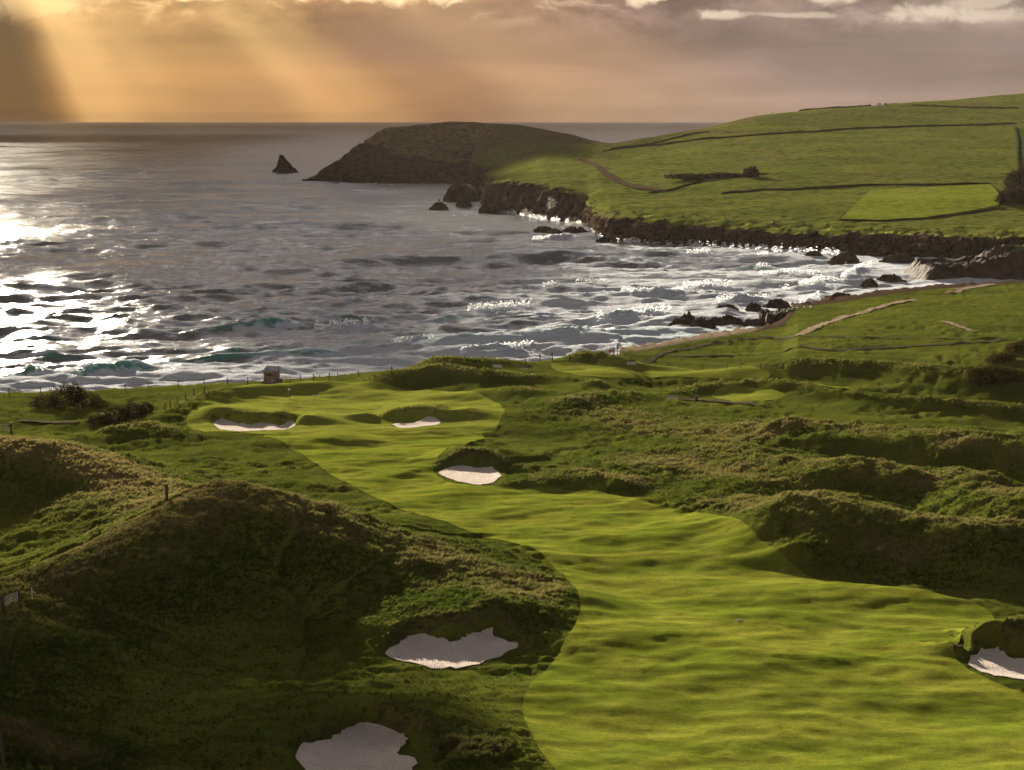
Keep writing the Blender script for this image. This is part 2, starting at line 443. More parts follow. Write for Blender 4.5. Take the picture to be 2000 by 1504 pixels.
def sdf(P, x, y, pad=6.):
    """signed distance to a closed polygon, positive inside; -pad beyond its box"""
    out = np.full(x.shape, -pad)
    m = (x > P[:, 0].min() - pad) & (x < P[:, 0].max() + pad) & (y > P[:, 1].min() - pad) & (y < P[:, 1].max() + pad)
    if not m.any(): return out
    xx, yy = x[m], y[m]
    best = np.full(xx.shape, 1e9); ins = np.zeros(xx.shape, bool)
    for i in range(len(P)):
        a, b = P[i - 1], P[i]
        d = b - a; L = d @ d + 1e-9
        q = np.clip(((xx - a[0]) * d[0] + (yy - a[1]) * d[1]) / L, 0, 1)
        best = np.minimum(best, np.hypot(xx - a[0] - q * d[0], yy - a[1] - q * d[1]))
        c = ((a[1] > yy) != (b[1] > yy))
        with np.errstate(divide='ignore', invalid='ignore'):
            xi = (b[0] - a[0]) * (yy - a[1]) / (b[1] - a[1] + 1e-12) + a[0]
        ins ^= c & (xx < xi)
    out[m] = np.where(ins, best, -np.minimum(best, pad))
    return out

FAIR = smooth_poly(world_poly(FAIR_PX))
GREEN = smooth_poly(world_poly(GREEN_PX))
FAIR2 = smooth_poly(world_poly(FAIR2_PX), 2)
FAIR3 = smooth_poly(world_poly(FAIR3_PX), 2)
TEE = smooth_poly(world_poly(TEE_PX), 2)
SANDS = [smooth_poly(world_poly(p), 3) for p in SAND_PX]

def dune_mask(x, y):
    d = np.zeros(x.shape)
    for r in DUNES:
        m = (x > r.bb[0]) & (x < r.bb[1]) & (y > r.bb[2]) & (y < r.bb[3])
        if m.any():
            _, _, p = r.ev(x[m], y[m]); d[m] = np.maximum(d[m], p)
    return d
def masks(x, y):
    """mown 0..1, sand -, dune-ness 0..1"""
    mown = np.zeros(x.shape)
    for P in (FAIR, GREEN, FAIR2, FAIR3, TEE):
        mown = np.maximum(mown, sstep(-.6, .6, sdf(P, x, y)))
    return mown
def h1(x, y):
    x = np.asarray(x, float); y = np.asarray(y, float)
    shp = np.broadcast(x, y).shape
    x = np.broadcast_to(x, shp).ravel().astype(float); y = np.broadcast_to(y, shp).ravel().astype(float)
    h = h0(x, y)
    add = np.zeros(x.shape)
    in_sand = np.zeros(x.shape)
    for P in SANDS: in_sand = np.maximum(in_sand, sstep(-1.1, .1, sdf(P, x, y)))
    for ri, r in enumerate(RELS):
        m = (x > r.bb[0]) & (x < r.bb[1]) & (y > r.bb[2]) & (y < r.bb[3])
        if m.any():
            _, v, p = r.ev(x[m], y[m])
            add[m] = np.maximum(add[m], v * p * ((1 - in_sand[m]) if ri < 6 else 1))
    h = h + add
    mown = masks(x, y)
    # ground swell: long humps lying across the line of play
    sw = perlin(x / 11 + 5, y / 6.5) * .42 + perlin(x / 5.0, y / 2.4 + 9) * .12 + perlin(x / 2.4, y / 1.4 + 4) * .11 + perlin(x / 30, y / 16 + 2) * .5
    tuss = fbm(x / 2.4, y / 2.0, 4, .55)
    tx = x / y
    yt, zt, yw = shore(tx)
    inland = sstep(0, 12, yt - y)
    near_sand = np.zeros(x.shape)
    for P in SANDS:
        d = sdf(P, x, y)
        near_sand = np.maximum(near_sand, sstep(-2.5, 0., d))
        h = h - .10 * sstep(0., 1.2, d)
    lush = sstep(-.1, .25, fbm(x / 14, y / 9, 3))
    h = h + inland * (1 - near_sand) * (sw * (.55 + .25 * mown) + (1 - mown) * tuss * (.10 + .22 * lush) )
    zone = sstep(.09, .17, tx) * sstep(255, 225, y) * sstep(140, 155, y) * (1 - mown) * (1 - near_sand)
    h = h + zone * np.clip(fbm(x / 13 + 7, y / 8, 3), -.5, 1) * .6
    dmk = sstep(.2, .8, dune_mask(x, y))
    h = h + dmk * (1 - mown) * (np.abs(perlin(x / 2.1, y / 1.5)) * .22 + perlin(x / .95, y / .8) * .10)
    h = h + near_sand * perlin(x / 1.1, y / .8) * .03
    # shore bank
    e = np.clip((y - yt) / (yw - yt), 0, 3)
    bank = zt * (1 - sstep(0, 1, e)) - 2.0 * np.clip(e - 1, 0, 2) - 0.0
    rocky = fbm(x / 3.1, y / 2.2, 4, .6)
    h = np.where(y > yt, bank + rocky * np.clip(e * 3, 0, 1) * np.clip((2 - e), 0, 1) * .8, h)
    return h.reshape(shp)

# ------------------------------------------------------------------ mesh helpers
def mesh_np(name, co, quads=None, tris=None, attrs=None, smooth=True):
    me = bpy.data.meshes.new(name)
    nv = len(co)
    me.vertices.add(nv)
    me.vertices.foreach_set('co', np.ascontiguousarray(co, np.float32).ravel())
    nq = 0 if quads is None else len(quads); nt_ = 0 if tris is None else len(tris)
    me.loops.add(nq * 4 + nt_ * 3); me.polygons.add(nq + nt_)
    li = []; st = []; tot = []
    if nq: li.append(quads.ravel()); st.append(np.arange(nq) * 4); tot.append(np.full(nq, 4))
    if nt_: li.append(tris.ravel()); st.append(nq * 4 + np.arange(nt_) * 3); tot.append(np.full(nt_, 3))
    me.loops.foreach_set('vertex_index', np.concatenate(li).astype(np.int32))
    me.polygons.foreach_set('loop_start', np.concatenate(st).astype(np.int32))
    me.polygons.foreach_set('loop_total', np.concatenate(tot).astype(np.int32))
    me.update(calc_edges=True)
    me.polygons.foreach_set('use_smooth', np.full(nq + nt_, smooth))
    for k, v in (attrs or {}).items():
        if v.ndim == 1:
            a = me.attributes.new(k, 'FLOAT', 'POINT'); a.data.foreach_set('value', v.astype(np.float32))
        else:
            a = me.attributes.new(k, 'FLOAT_VECTOR', 'POINT'); a.data.foreach_set('vector', v.astype(np.float32).ravel())
    return me
def grid_quads(nr, nc, keep=None):
    i = np.arange((nr - 1) * (nc - 1)); r = i // (nc - 1); c = i % (nc - 1)
    a = r * nc + c
    q = np.stack([a, a + 1, a + nc + 1, a + nc], 1)
    if keep is not None:
        q = q[keep.ravel()[q].any(1)]
    return q
def link(name, me, mat=None, parent=None, loc=None, **props):
    o = bpy.data.objects.new(name, me); COL.objects.link(o)
    if mat is not None: me.materials.append(mat)
    if parent is not None: o.parent = parent
    if loc is not None: o.location = loc
    for k, v in props.items(): o[k] = v
    return o
def empty(name, loc, rz=0.0, **props):
    o = bpy.data.objects.new(name, None); COL.objects.link(o)
    o.location = loc; o.rotation_euler = (0, 0, rz)
    for k, v in props.items(): o[k] = v
    return o
def boxes(name, lst, mat, parent=None, **props):
    """lst of (cx,cy,cz, sx,sy,sz[, rotation matrix]) joined as one mesh"""
    bm = bmesh.new()
    for b in lst:
        M = Matrix.Translation(b[:3])
        if len(b) > 6: M = M @ b[6].to_4x4()
        M = M @ Matrix.Diagonal((b[3], b[4], b[5], 1))
        bmesh.ops.create_cube(bm, size=1, matrix=M)
    me = bpy.data.meshes.new(name); bm.to_mesh(me); bm.free()
    return link(name, me, mat, parent, **props)
def cyl(name, r1, r2, depth, M, mat, parent=None, seg=10, **props):
    bm = bmesh.new()
    bmesh.ops.create_cone(bm, cap_ends=True, segments=seg, radius1=r1, radius2=r2, depth=depth, matrix=M)
    me = bpy.data.meshes.new(name); bm.to_mesh(me); bm.free()
    return link(name, me, mat, parent, **props)

# ------------------------------------------------------------------ materials
def grass_mat(name, a, b, c, dry, sc=1.0, attr=True, stripes=False, contrast=0.0):
    m, t = material(name)
    pos = t.new('ShaderNodeNewGeometry').outputs['Position']
    p2 = t.scale(pos, (1, 1.6, 1))
    n1 = t.noise(p2, .09 * sc, 4, .6, .4); n2 = t.noise(p2, .9 * sc, 4, .65); n3 = t.noise(p2, 5.0 * sc, 3, .7)
    col = t.mix(t.step(n1, .35, .65), a, b)
    col = t.mix(t.mul(t.step(n2, .45, .75), .7), col, c)
    if attr:
        d = t.attr('dry')
        dn = t.m('MULTIPLY', t.step(t.add(d, t.mul(t.sub(n2, .5), .9)), .35, .85), 1.0)
        col = t.mix(dn, col, dry)
        rk = t.attr('rock')
        rcol = t.mix(t.step(n3, .35, .7), (.030, .020, .015), (.085, .058, .042))
        col = t.mix(t.step(t.add(rk, t.mul(t.sub(n2, .5), .6)), .35, .6), col, rcol)
        sd = t.attr('sandy')
        scol = t.mix(n2, (.13, .10, .075), (.22, .175, .13))
        col = t.mix(t.step(t.add(sd, t.mul(t.sub(n2, .5), .8)), .4, .65), col, scol)
    k = t.step(n3, .2, .8, .7, 1.25)
    col = t.mix(1.0, col, t.xyz(k, k, k), 'MULTIPLY')
    if stripes and not contrast:
        n4 = t.noise(t.scale(pos, (1, 2.2, 1)), .35, 6, .68, .8)
        kk_ = t.step(n4, .30, .70, .74, 1.18)
        col = t.mix(1.0, col, t.xyz(kk_, kk_, t.mul(kk_, .95)), 'MULTIPLY')
        n5 = t.noise(pos, 9.0, 3, .7)
        kk2 = t.step(n5, .3, .7, .82, 1.15)
        col = t.mix(1.0, col, t.xyz(kk2, kk2, kk2), 'MULTIPLY')
    if contrast:
        k = t.step(n2, .25, .75, 1 - contrast, 1 + contrast * .7)
        col = t.mix(1.0, col, t.xyz(k, k, k), 'MULTIPLY')
    h = t.add(t.mul(n3, .35), n2)
    nrm = bump(t, h, .4 if not stripes else .3, .18 if not stripes else .08)
    sh = diffuse(t, col, nrm)
    t.l.new(sh, t.out.inputs[0])
    return m

M_GROUND = grass_mat('ground_turf', (.052, .070, .010), (.092, .105, .016), (.105, .100, .024), (.16, .118, .048))
M_FAIR = grass_mat('mown_fairway', (.132, .168, .019), (.200, .212, .031), (.085, .120, .014), (.2, .2, .05), 1.2, False, True)
M_GREEN = grass_mat('mown_green', (.165, .190, .030), (.200, .215, .038), (.125, .158, .022), (.2, .2, .05), 1.2, False, True)
M_FAR = grass_mat('hill_pasture', (.092, .115, .022), (.145, .155, .030), (.066, .078, .018), (.125, .096, .046), .24, contrast=.75)

def sand_mat():
    m, t = material('bunker_sand')
    pos = t.new('ShaderNodeNewGeometry').outputs['Position']
    n1 = t.noise(pos, .6, 4); n2 = t.noise(t.scale(pos, (1, 3, 1)), 5.0, 4, .7)
    col = t.mix(n1, (.60, .52, .475), (.78, .69, .63))
    k = t.step(n2, .25, .7, .70, 1.08)
    col = t.mix(1.0, col, t.xyz(k, k, k), 'MULTIPLY')
    n3 = t.noise(pos, 1.6, 5, .7, 1.0)
    col = t.mix(t.step(n3, .56, .72), col, (.40, .33, .29))
    wv = t.new('ShaderNodeTexWave'); t.put(wv.inputs['Vector'], pos); wv.inputs['Scale'].default_value = 1.4
    wv.inputs['Distortion'].default_value = 5.0; wv.inputs['Detail'].default_value = 2.0
    hh = t.add(t.mul(n3, 1.2), t.add(n2, t.mul(wv.outputs['Fac'], .35)))
    t.l.new(diffuse(t, col, bump(t, hh, .8, .14)), t.out.inputs[0])
    return m
M_SAND = sand_mat()
def simple(name, c1, c2=None, rough=.8, sc=3.0, spec=.25, bmp=.0, bd=.02, metal=0.0):
    m, t = material(name)
    g = t.new('ShaderNodeTexCoord').outputs['Object']
    n = t.noise(g, sc, 4, .6)
    col = t.mix(t.step(n, .3, .7), c1, c2 or tuple(v * .7 for v in c1))
    nr = bump(t, n, bmp, bd) if bmp else None
    t.l.new(diffuse(t, col, nr) if rough > .85 else principled(t, col, rough, nr, spec, metal), t.out.inputs[0])
    return m
M_PATH = simple('worn_path', (.10, .088, .058), (.06, .060, .028), .95, .8, .1, .5, .05)
M_TRACK = simple('sandy_track', (.32, .25, .18), (.17, .13, .09), .95, .5, .1, .5, .05)
M_WOOD = simple('weathered_wood', (.085, .065, .048), (.05, .036, .027), .85, 6.0, .2, .4, .01)
M_PALE = simple('pale_galvanised_rail', (.55, .50, .42), (.38, .34, .28), .9, 9.0, .5)
M_WIRE = simple('fence_wire', (.09, .08, .07), None, .95, 5.0, .5)
M_BOARD = simple('hut_boards', (.24, .17, .125), (.16, .115, .085), .8, 3.0, .2, .3, .01)
M_ROOF = simple('grey_felt_roof', (.34, .36, .44), (.26, .28, .36), .55, 1.5, .4)
M_STONE = simple('rubble_stone', (.22, .19, .165), (.12, .10, .085), .9, 3.0, .2, .8, .03)
M_DARK = simple('dark_trim', (.02, .018, .016), None, .7)
M_YELLOW = simple('faded_yellow_sign', (.34, .25, .07), None, .7)
M_WHITE = simple('white_paint', (.78, .77, .74), (.68, .67, .64), .4, 4.0, .5)
M_GLASS = simple('dark_glass', (.02, .025, .03), None, .1, 4.0, .5)
M_RED = simple('red_cloth', (.50, .035, .035), (.38, .02, .03), .85, 9.0)
M_GREYCLOTH = simple('grey_cloth', (.26, .27, .30), None, .85, 9.0)
M_PALECLOTH = simple('pale_trousers', (.55, .47, .52), None, .85, 9.0)
M_NAVY = simple('dark_trousers', (.03, .03, .045), None, .85, 9.0)
M_SKIN = simple('skin', (.45, .27, .19), None, .6, 9.0)
M_HAIR = simple('hair', (.05, .03, .02), None, .7, 9.0)
M_BARK = simple('bush_wood', (.055, .04, .03), None, .9, 8.0)

def rock_mat():
    m, t = material('sea_rock')
    pos = t.new('ShaderNodeNewGeometry').outputs['Position']
    n1 = t.noise(pos, .25, 5, .65); n2 = t.noise(pos, 1.6, 5, .7)
    col = t.mix(t.step(n1, .35, .65), (.022, .015, .012), (.075, .050, .036))
    col = t.mix(t.mul(t.step(n2, .5, .75), .5), col, (.075, .055, .042))
    g = t.attr('green')
    col = t.mix(t.step(t.add(g, t.mul(t.sub(n1, .5), .4)), .45, .6), col, t.mix(n2, (.06, .08, .014), (.10, .12, .02)))
    t.l.new(principled(t, col, .75, bump(t, t.add(n1, t.mul(n2, .4)), .9, .8), .08), t.out.inputs[0])
    return m
M_ROCK = rock_mat()

def leaf_mat(name, c1, c2, tr=.35, inst=False):
    m, t = material(name)
    if inst:
        d = t.new('ShaderNodeAttribute', attribute_name='tint', attribute_type='INSTANCER').outputs['Fac']
    else:
        d = t.noise(t.new('ShaderNodeTexCoord').outputs['Object'], 1.3, 3)
    col = t.mix(d, c1, c2)
    df = t.new('ShaderNodeBsdfDiffuse'); t.put(df.inputs[0], col)
    tl = t.new('ShaderNodeBsdfTranslucent'); t.put(tl.inputs[0], col)
    mx = t.new('ShaderNodeMixShader'); mx.inputs[0].default_value = tr
    t.l.new(df.outputs[0], mx.inputs[1]); t.l.new(tl.outputs[0], mx.inputs[2])
    t.l.new(mx.outputs[0], t.out.inputs[0])
    return m
M_TUFT = leaf_mat('long_grass', (.045, .072, .008), (.25, .20, .080), .55, True)
M_THORN = leaf_mat('thorn_leaves', (.034, .030, .013), (.060, .045, .020), .25)
M_HEDGE = leaf_mat('hedge_leaves', (.030, .030, .010), (.085, .062, .018), .3)

# ------------------------------------------------------------------ ground mesh
def fan(px0, px1, nc, kz0, kz1, nr):
    """rows evenly stepped in viewing angle from near (kz0) to far (kz1); columns straight away from the camera foot"""
    tx = (np.linspace(px0, px1, nc) - 1000) / F
    an = np.linspace(math.atan(kz0), math.atan(kz1), nr)
    Y = EYE / np.tan(an)
    return tx, Y
NR, NC = 620, 840
tx, _ = fan(-500, 2550, NC, 1, 1, 2)
an = np.linspace(math.atan(43 / 80.), math.atan(45 / 505.), NR)
Yr = 44 / np.tan(an)
Y2, T2 = np.meshgrid(Yr, tx, indexing='ij')
X2 = Y2 * T2
Z2 = h1(X2, Y2)
xf, yf = X2.ravel(), Y2.ravel()
inner = np.full(xf.shape, -6.)
for P in [FAIR, GREEN, FAIR2, FAIR3, TEE]:
    inner = np.maximum(inner, sdf(P, xf, yf))
gmown = sstep(-.6, .6, inner)
Zg = Z2.ravel() - .35 * sstep(.5, 1.6, inner)
def under_sand(x, y):
    q = np.zeros(x.shape)
    for P in SANDS: q = np.maximum(q, sstep(.1, .7, sdf(P, x, y)))
    return q
Zg = Zg - .3 * under_sand(xf, yf)
ys_t, zs_t, yw_t = shore(xf / yf)
# material masks
def rel_mask(x, y, only=None):
    d = np.zeros(x.shape)
    for r in (RELS[6:18] if only is None else only):
        m = (x > r.bb[0]) & (x < r.bb[1]) & (y > r.bb[2]) & (y < r.bb[3])
        if m.any():
            _, v, p = r.ev(x[m], y[m]); d[m] = np.maximum(d[m], p * np.minimum(v, 1))
    return d
def dry_and_sunlit(x, y):
    dm = dune_mask(x, y); rm = rel_mask(x, y)
    n = fbm(x / 9 + 40, y / 6, 3)
    d = .06 + .46 * sstep(.70, 1.0, dm) + .30 * sstep(.4, .9, rm) + .22 * n  # crest term colours dry seed heads and also paints the golden sunlit top
    left = sstep(-.05, -.25, x / y) * sstep(250, 200, y) * sstep(140, 165, y)
    return np.clip(d + .25 * left, 0, 1)
dry = dry_and_sunlit(xf, yf)
# bare faces of the bunkers
face = np.zeros(xf.shape)
for r in RELS[:6]:
    m = (xf > r.bb[0]) & (xf < r.bb[1]) & (yf > r.bb[2]) & (yf < r.bb[3])
    if m.any():
        _, v, p = r.ev(xf[m], yf[m])
        ysd = np.interp(xf[m], r.P[np.argsort(r.P[:, 0]), 0], r.P[np.argsort(r.P[:, 0]), 1])
        face[m] = np.maximum(face[m], p * (yf[m] < ysd + .3) * np.minimum(v, 1))
rock = .46 * sstep(.2, .6, face)
e = (yf - ys_t) / np.maximum(yw_t - ys_t, 1)
rightside = sstep(.03, .08, xf / yf)
shoreband = sstep(-.25, .15, e)
sandy = np.where(xf / yf > .07, .75 * shoreband * sstep(.16, .13, xf / yf), .55 * shoreband)
rock = np.maximum(rock, sstep(.12, .15, xf / yf) * shoreband)
rock = np.maximum(rock, .8 * sstep(.3, .8, e))
me = mesh_np('ground', np.stack([xf, yf, Zg], 1), grid_quads(NR, NC, None), attrs={'dry': dry, 'rock': rock, 'sandy': sandy})
link('ground', me, M_GROUND, kind='structure')

# ------------------------------------------------------------------ sheets that follow the ground
def sheet(name, P, mat, lift, step, hf=h1, **props):
    P = np.array(P)
    # resample the outline
    L = []
    for i in range(len(P)):
        a, b = P[i - 1], P[i]
        n = max(1, int(np.hypot(*(b - a)) / (step * 1.2)))
        for j in range(n): L.append(a + (b - a) * j / n)
    L = np.array(L)
    x0, x1, y0, y1 = P[:, 0].min(), P[:, 0].max(), P[:, 1].min(), P[:, 1].max()
    gx, gy = np.meshgrid(np.arange(x0, x1, step), np.arange(y0, y1, step))
    gx = gx + rng.uniform(-.2, .2, gx.shape) * step; gy = gy + rng.uniform(-.2, .2, gy.shape) * step
    gx, gy = gx.ravel(), gy.ravel()
    k = sdf(P, gx, gy) > step * .5
    V2 = [Vector((float(a), float(b))) for a, b in L] + [Vector((float(a), float(b))) for a, b in zip(gx[k], gy[k])]
    n = len(L)
    vo, eo, fo, *_ = delaunay_2d_cdt(V2, [(i, (i + 1) % n) for i in range(n)], [], 1, 1e-5)
    co = np.array([(v.x, v.y) for v in vo])
    z_ = hf(co[:, 0], co[:, 1]) + lift
    me = mesh_np(name, np.column_stack([co, z_]), None, np.array([f[:3] for f in fo]))
    return link(name, me, mat, **props)
h_cut = lambda x, y: h1(x, y) - .35 * under_sand(x, y)
sheet('fairway', FAIR, M_FAIR, .06, .45, h_cut, kind='structure')
sheet('putting_green', GREEN, M_GREEN, .05, .7, h_cut, kind='structure')
sheet('fairway', FAIR2, M_GREEN, .05, 1.2, kind='structure')
sheet('fairway', FAIR3, M_FAIR, .05, 1.2, kind='structure')
sheet('tee_ground', TEE, M_GREEN, .05, 1.2, kind='structure')
for P in SANDS:
    wob = np.array([[perlin(p[0] * 1.7, p[1] * 1.7), perlin(p[0] * 1.7 + 30, p[1] * 1.7)] for p in P]) * .35
    sheet('bunker_sand', P + wob, M_SAND, .07, .45, kind='structure')

def strip(name, pts, w, mat, lift=.07, hf=h1, **props):
    Wp = [np.array(hit(p[0], p[1], hf)) for p in pts]
    L = []
    for a, b in zip(Wp[:-1], Wp[1:]):
        n = max(1, int(np.hypot(*(b - a)) / 1.2))
        for j in range(n): L.append(a + (b - a) * j / n)
    L.append(Wp[-1]); L = np.array(L)
    # smooth the line
    for _ in range(6): L[1:-1] = (L[:-2] + 2 * L[1:-1] + L[2:]) / 4
    T = np.gradient(L, axis=0); T /= np.linalg.norm(T, axis=1)[:, None]
    Nn = np.stack([-T[:, 1], T[:, 0]], 1)
    u = np.linspace(-1, 1, 5)
    s_ = np.arange(len(L))
    ww = w * (1 + .35 * perlin(s_ / 4.0, s_ * 0 + pts[0][0]))
    G = L[:, None, :] + Nn[:, None, :] * (u[None, :, None] * ww[:, None, None] / 2)
    X_, Y_ = G[..., 0].ravel(), G[..., 1].ravel()
    me = mesh_np(name, np.column_stack([X_, Y_, hf(X_, Y_) + lift + .08]), grid_quads(len(L), 5))
    return link(name, me, mat, **props)
strip('path', [(1318, 779), (1380, 782), (1440, 788), (1500, 795)], 1.6, M_PATH, kind='structure')
strip('path', [(1300, 694), (1420, 694), (1500, 690), (1620, 685), (1740, 678), (1850, 671), (1965, 664)], 1.8, M_PATH, kind='structure')
strip('path', [(1480, 655), (1580, 658), (1700, 661), (1860, 662), (1960, 660)], 1.3, M_PATH, kind='structure')
strip('path', [(1230, 702), (1300, 688), (1370, 675), (1440, 664), (1500, 657), (1560, 656)], 1.3, M_PATH, kind='structure')
strip('path', [(1562, 655), (1585, 643), (1640, 622), (1700, 605), (1740, 594), (1786, 586)], 2.2, M_TRACK, kind='structure')
strip('path', [(1855, 572), (1890, 563), (1940, 555)], 3.0, M_TRACK, kind='structure')
strip('path', [(1840, 628), (1870, 638), (1905, 648)], 1.2, M_TRACK, kind='structure')
strip('path', [(40, 822), (90, 825), (150, 826)], 1.6, M_PATH, kind='structure')

# ------------------------------------------------------------------ far hill and headland
# rows: foot, cliff top, three rises, ridge, back; each (distance, picture row)
FARC = {
    590:  [(1392, 357), (1396, 356), (1400, 355), (1402, 355), (1405, 355), (1408, 354), (1440, 352)],
    612:  [(1390, 357), (1393, 353), (1397, 350), (1401, 347), (1405, 346), (1410, 346), (1450, 352)],
    640:  [(1375, 359), (1380, 350), (1388, 344), (1396, 337), (1404, 331), (1412, 328), (1470, 345)],
    680:  [(1362, 361), (1370, 345), (1380, 332), (1392, 318), (1404, 306), (1414, 299), (1500, 320)],
    708:  [(1357, 361), (1366, 343), (1378, 324), (1391, 306), (1404, 290), (1416, 281), (1510, 305)],
    735:  [(1354, 362), (1364, 342), (1376, 318), (1390, 295), (1405, 276), (1418, 264), (1520, 290)],
    748:  [(1352, 362), (1362, 340), (1374, 314), (1388, 288), (1404, 266), (1420, 253), (1530, 280)],
    800:  [(1345, 362), (1356, 338), (1370, 312), (1388, 285), (1408, 262), (1430, 248), (1540, 275)],
    880:  [(1338, 362), (1348, 340), (1362, 318), (1384, 290), (1410, 258), (1440, 240), (1560, 268)],
    925:  [(1290, 362), (1330, 350), (1360, 320), (1386, 290), (1412, 262), (1445, 241), (1560, 268)],
    945:  [(960, 414), (985, 362), (1150, 346), (1290, 320), (1370, 280), (1445, 243), (1560, 270)],
    1000: [(925, 420), (950, 354), (1060, 338), (1220, 312), (1340, 276), (1450, 247), (1560, 275)],
    1060: [(868, 430), (900, 366), (1000, 338), (1130, 308), (1300, 278), (1430, 255), (1560, 285)],
    1110: [(845, 434), (868, 376), (960, 345), (1090, 312), (1240, 284), (1400, 264), (1520, 295)],
    1148: [(830, 434), (842, 396), (940, 352), (1060, 318), (1180, 293), (1350, 275), (1500, 300)],
    1165: [(745, 462), (765, 424), (900, 362), (1040, 320), (1150, 296), (1300, 278), (1480, 310)],
    1190: [(722, 468), (738, 425), (880, 368), (1030, 322), (1140, 294), (1240, 283), (1450, 330)],
    1230: [(715, 471), (730, 427), (870, 370), (1020, 322), (1140, 290), (1230, 277), (1450, 320)],
    1300: [(703, 476), (718, 434), (850, 374), (1000, 322), (1160, 285), (1290, 263), (1500, 300)],
    1400: [(687, 482), (700, 445), (830, 378), (980, 322), (1180, 272), (1350, 243), (1550, 280)],
    1500: [(668, 488), (685, 453), (810, 382), (980, 318), (1200, 262), (1420, 223), (1600, 260)],
    1600: [(655, 494), (672, 458), (800, 385), (980, 314), (1220, 256), (1450, 213), (1650, 240)],
    1700: [(642, 500), (660, 460), (790, 388), (980, 312), (1240, 252), (1480, 206), (1700, 225)],
    1800: [(632, 504), (652, 463), (780, 391), (980, 311), (1260, 248), (1540, 199), (1750, 215)],
    1900: [(622, 510), (645, 465), (775, 394), (980, 311), (1280, 244), (1600, 190), (1800, 205)],
    2000: [(612, 515), (640, 466), (770, 396), (980, 311), (1300, 241), (1650, 183), (1900, 195)],
    2500: [(600, 520), (630, 466), (760, 396), (980, 305), (1300, 228), (1700, 150), (1950, 160)],
}
fpx = np.array(sorted(FARC)); FT = np.array([[ray(px, py)[0] for (D, py) in FARC[px]] for px in fpx])
FD = np.array([[D for (D, py) in FARC[px]] for px in fpx], float)
FZ = np.array([[EYE - D * kk(py) for (D, py) in FARC[px]] for px in fpx])
FZ[:, 0] = -1.0
def far_cols(nc, per):
    """smooth surface through the table: columns across, rows along"""
    pc = np.linspace(590, 2500, nc)
    D = np.stack([np.interp(pc, fpx, FD[:, j]) for j in range(7)], 1)
    Z = np.stack([np.interp(pc, fpx, FZ[:, j]) for j in range(7)], 1)
    T = np.stack([np.interp(pc, fpx, FT[:, j]) for j in range(7)], 1)
    # smooth upper rows a little sideways so table columns do not show
    ker = np.exp(-np.linspace(-2, 2, 17) ** 2); ker /= ker.sum()
    for A in (D, Z):
        for j in range(2, 7):
            pad = np.pad(A[:, j], 8, mode='edge'); A[:, j] = np.convolve(pad, ker, 'valid')
    Z[pc < 930, 6] = np.minimum(Z[pc < 930, 6], -3)
    Z[:, 6] = np.where(pc < 1240, -3, Z[:, 6])
    rows_s = []; 
    for j in range(6):
        rows_s += list(j + np.arange(per[j]) / per[j])
    rows_s.append(6.0)
    s_ = np.array(rows_s)
    def spl(A):
        out = np.zeros((len(s_), A.shape[0]))
        for i, v in enumerate(s_):
            j = min(int(v), 5); u = v - j
            p1, p2 = A[:, j], A[:, j + 1]
            if j <= 0 or j >= 5:
                out[i] = p1 + (p2 - p1) * u
            else:
                m1 = (A[:, j + 1] - A[:, j - 1]) / 2 if j > 1 else (p2 - p1)
                m2 = (A[:, j + 2] - A[:, j]) / 2
                m1 = np.clip(m1, -abs(p2 - p1) * 2, abs(p2 - p1) * 2); m2 = np.clip(m2, -abs(p2 - p1) * 2, abs(p2 - p1) * 2)
                out[i] = p1 * (2 * u ** 3 - 3 * u ** 2 + 1) + m1 * (u ** 3 - 2 * u ** 2 + u) + p2 * (-2 * u ** 3 + 3 * u ** 2) + m2 * (u ** 3 - u ** 2)
        return out
    return pc, s_, spl(D), spl(Z), spl(T)
pc, fs, fD, fZ, fT = far_cols(760, [26, 44, 44, 44, 40, 10])
fX = fT * fD; fY = fD.copy()
SS, PP = np.meshgrid(fs, pc, indexing='ij')
rk = sstep(1.12, .85, SS)
isl = sstep(1000, 930, PP); isl2 = sstep(1190, 1080, PP) * sstep(2.5, 4.5, SS)                      # the headland: rock reaches higher
wx = fbm(fX / 38, fY / 38, 5, .6); wr = fbm(fX / 9 + 8, fY / 9, 4, .6)
rk = np.maximum(rk, isl * sstep(3.0, 1.6, SS - 3.0 * sstep(770, 690, PP) + .9 * wx + .35 * wr))
prof = sstep(0, .25, SS) * sstep(1.6, .8, SS)
fY = fY + prof * (wx * 9 + wr * 3.0) * (1 - isl * .3)
fX = fX + prof * wr * 3
rid = 1 - np.abs(fbm(fX / 13, fZ / 5 + fY / 20, 4, .6)) * 1.6
fZ = fZ + prof * wr * 1.5 + sstep(.02, .12, SS) * rk * (rid - .5) * 2.2
turf = sstep(1.0, 1.4, SS)
fZ = fZ + turf * (fbm(fX / 12, fY / 12, 3) * .28 + fbm(fX / 90, fY / 90 + 4, 2) * .9 * sstep(1, 2, SS))
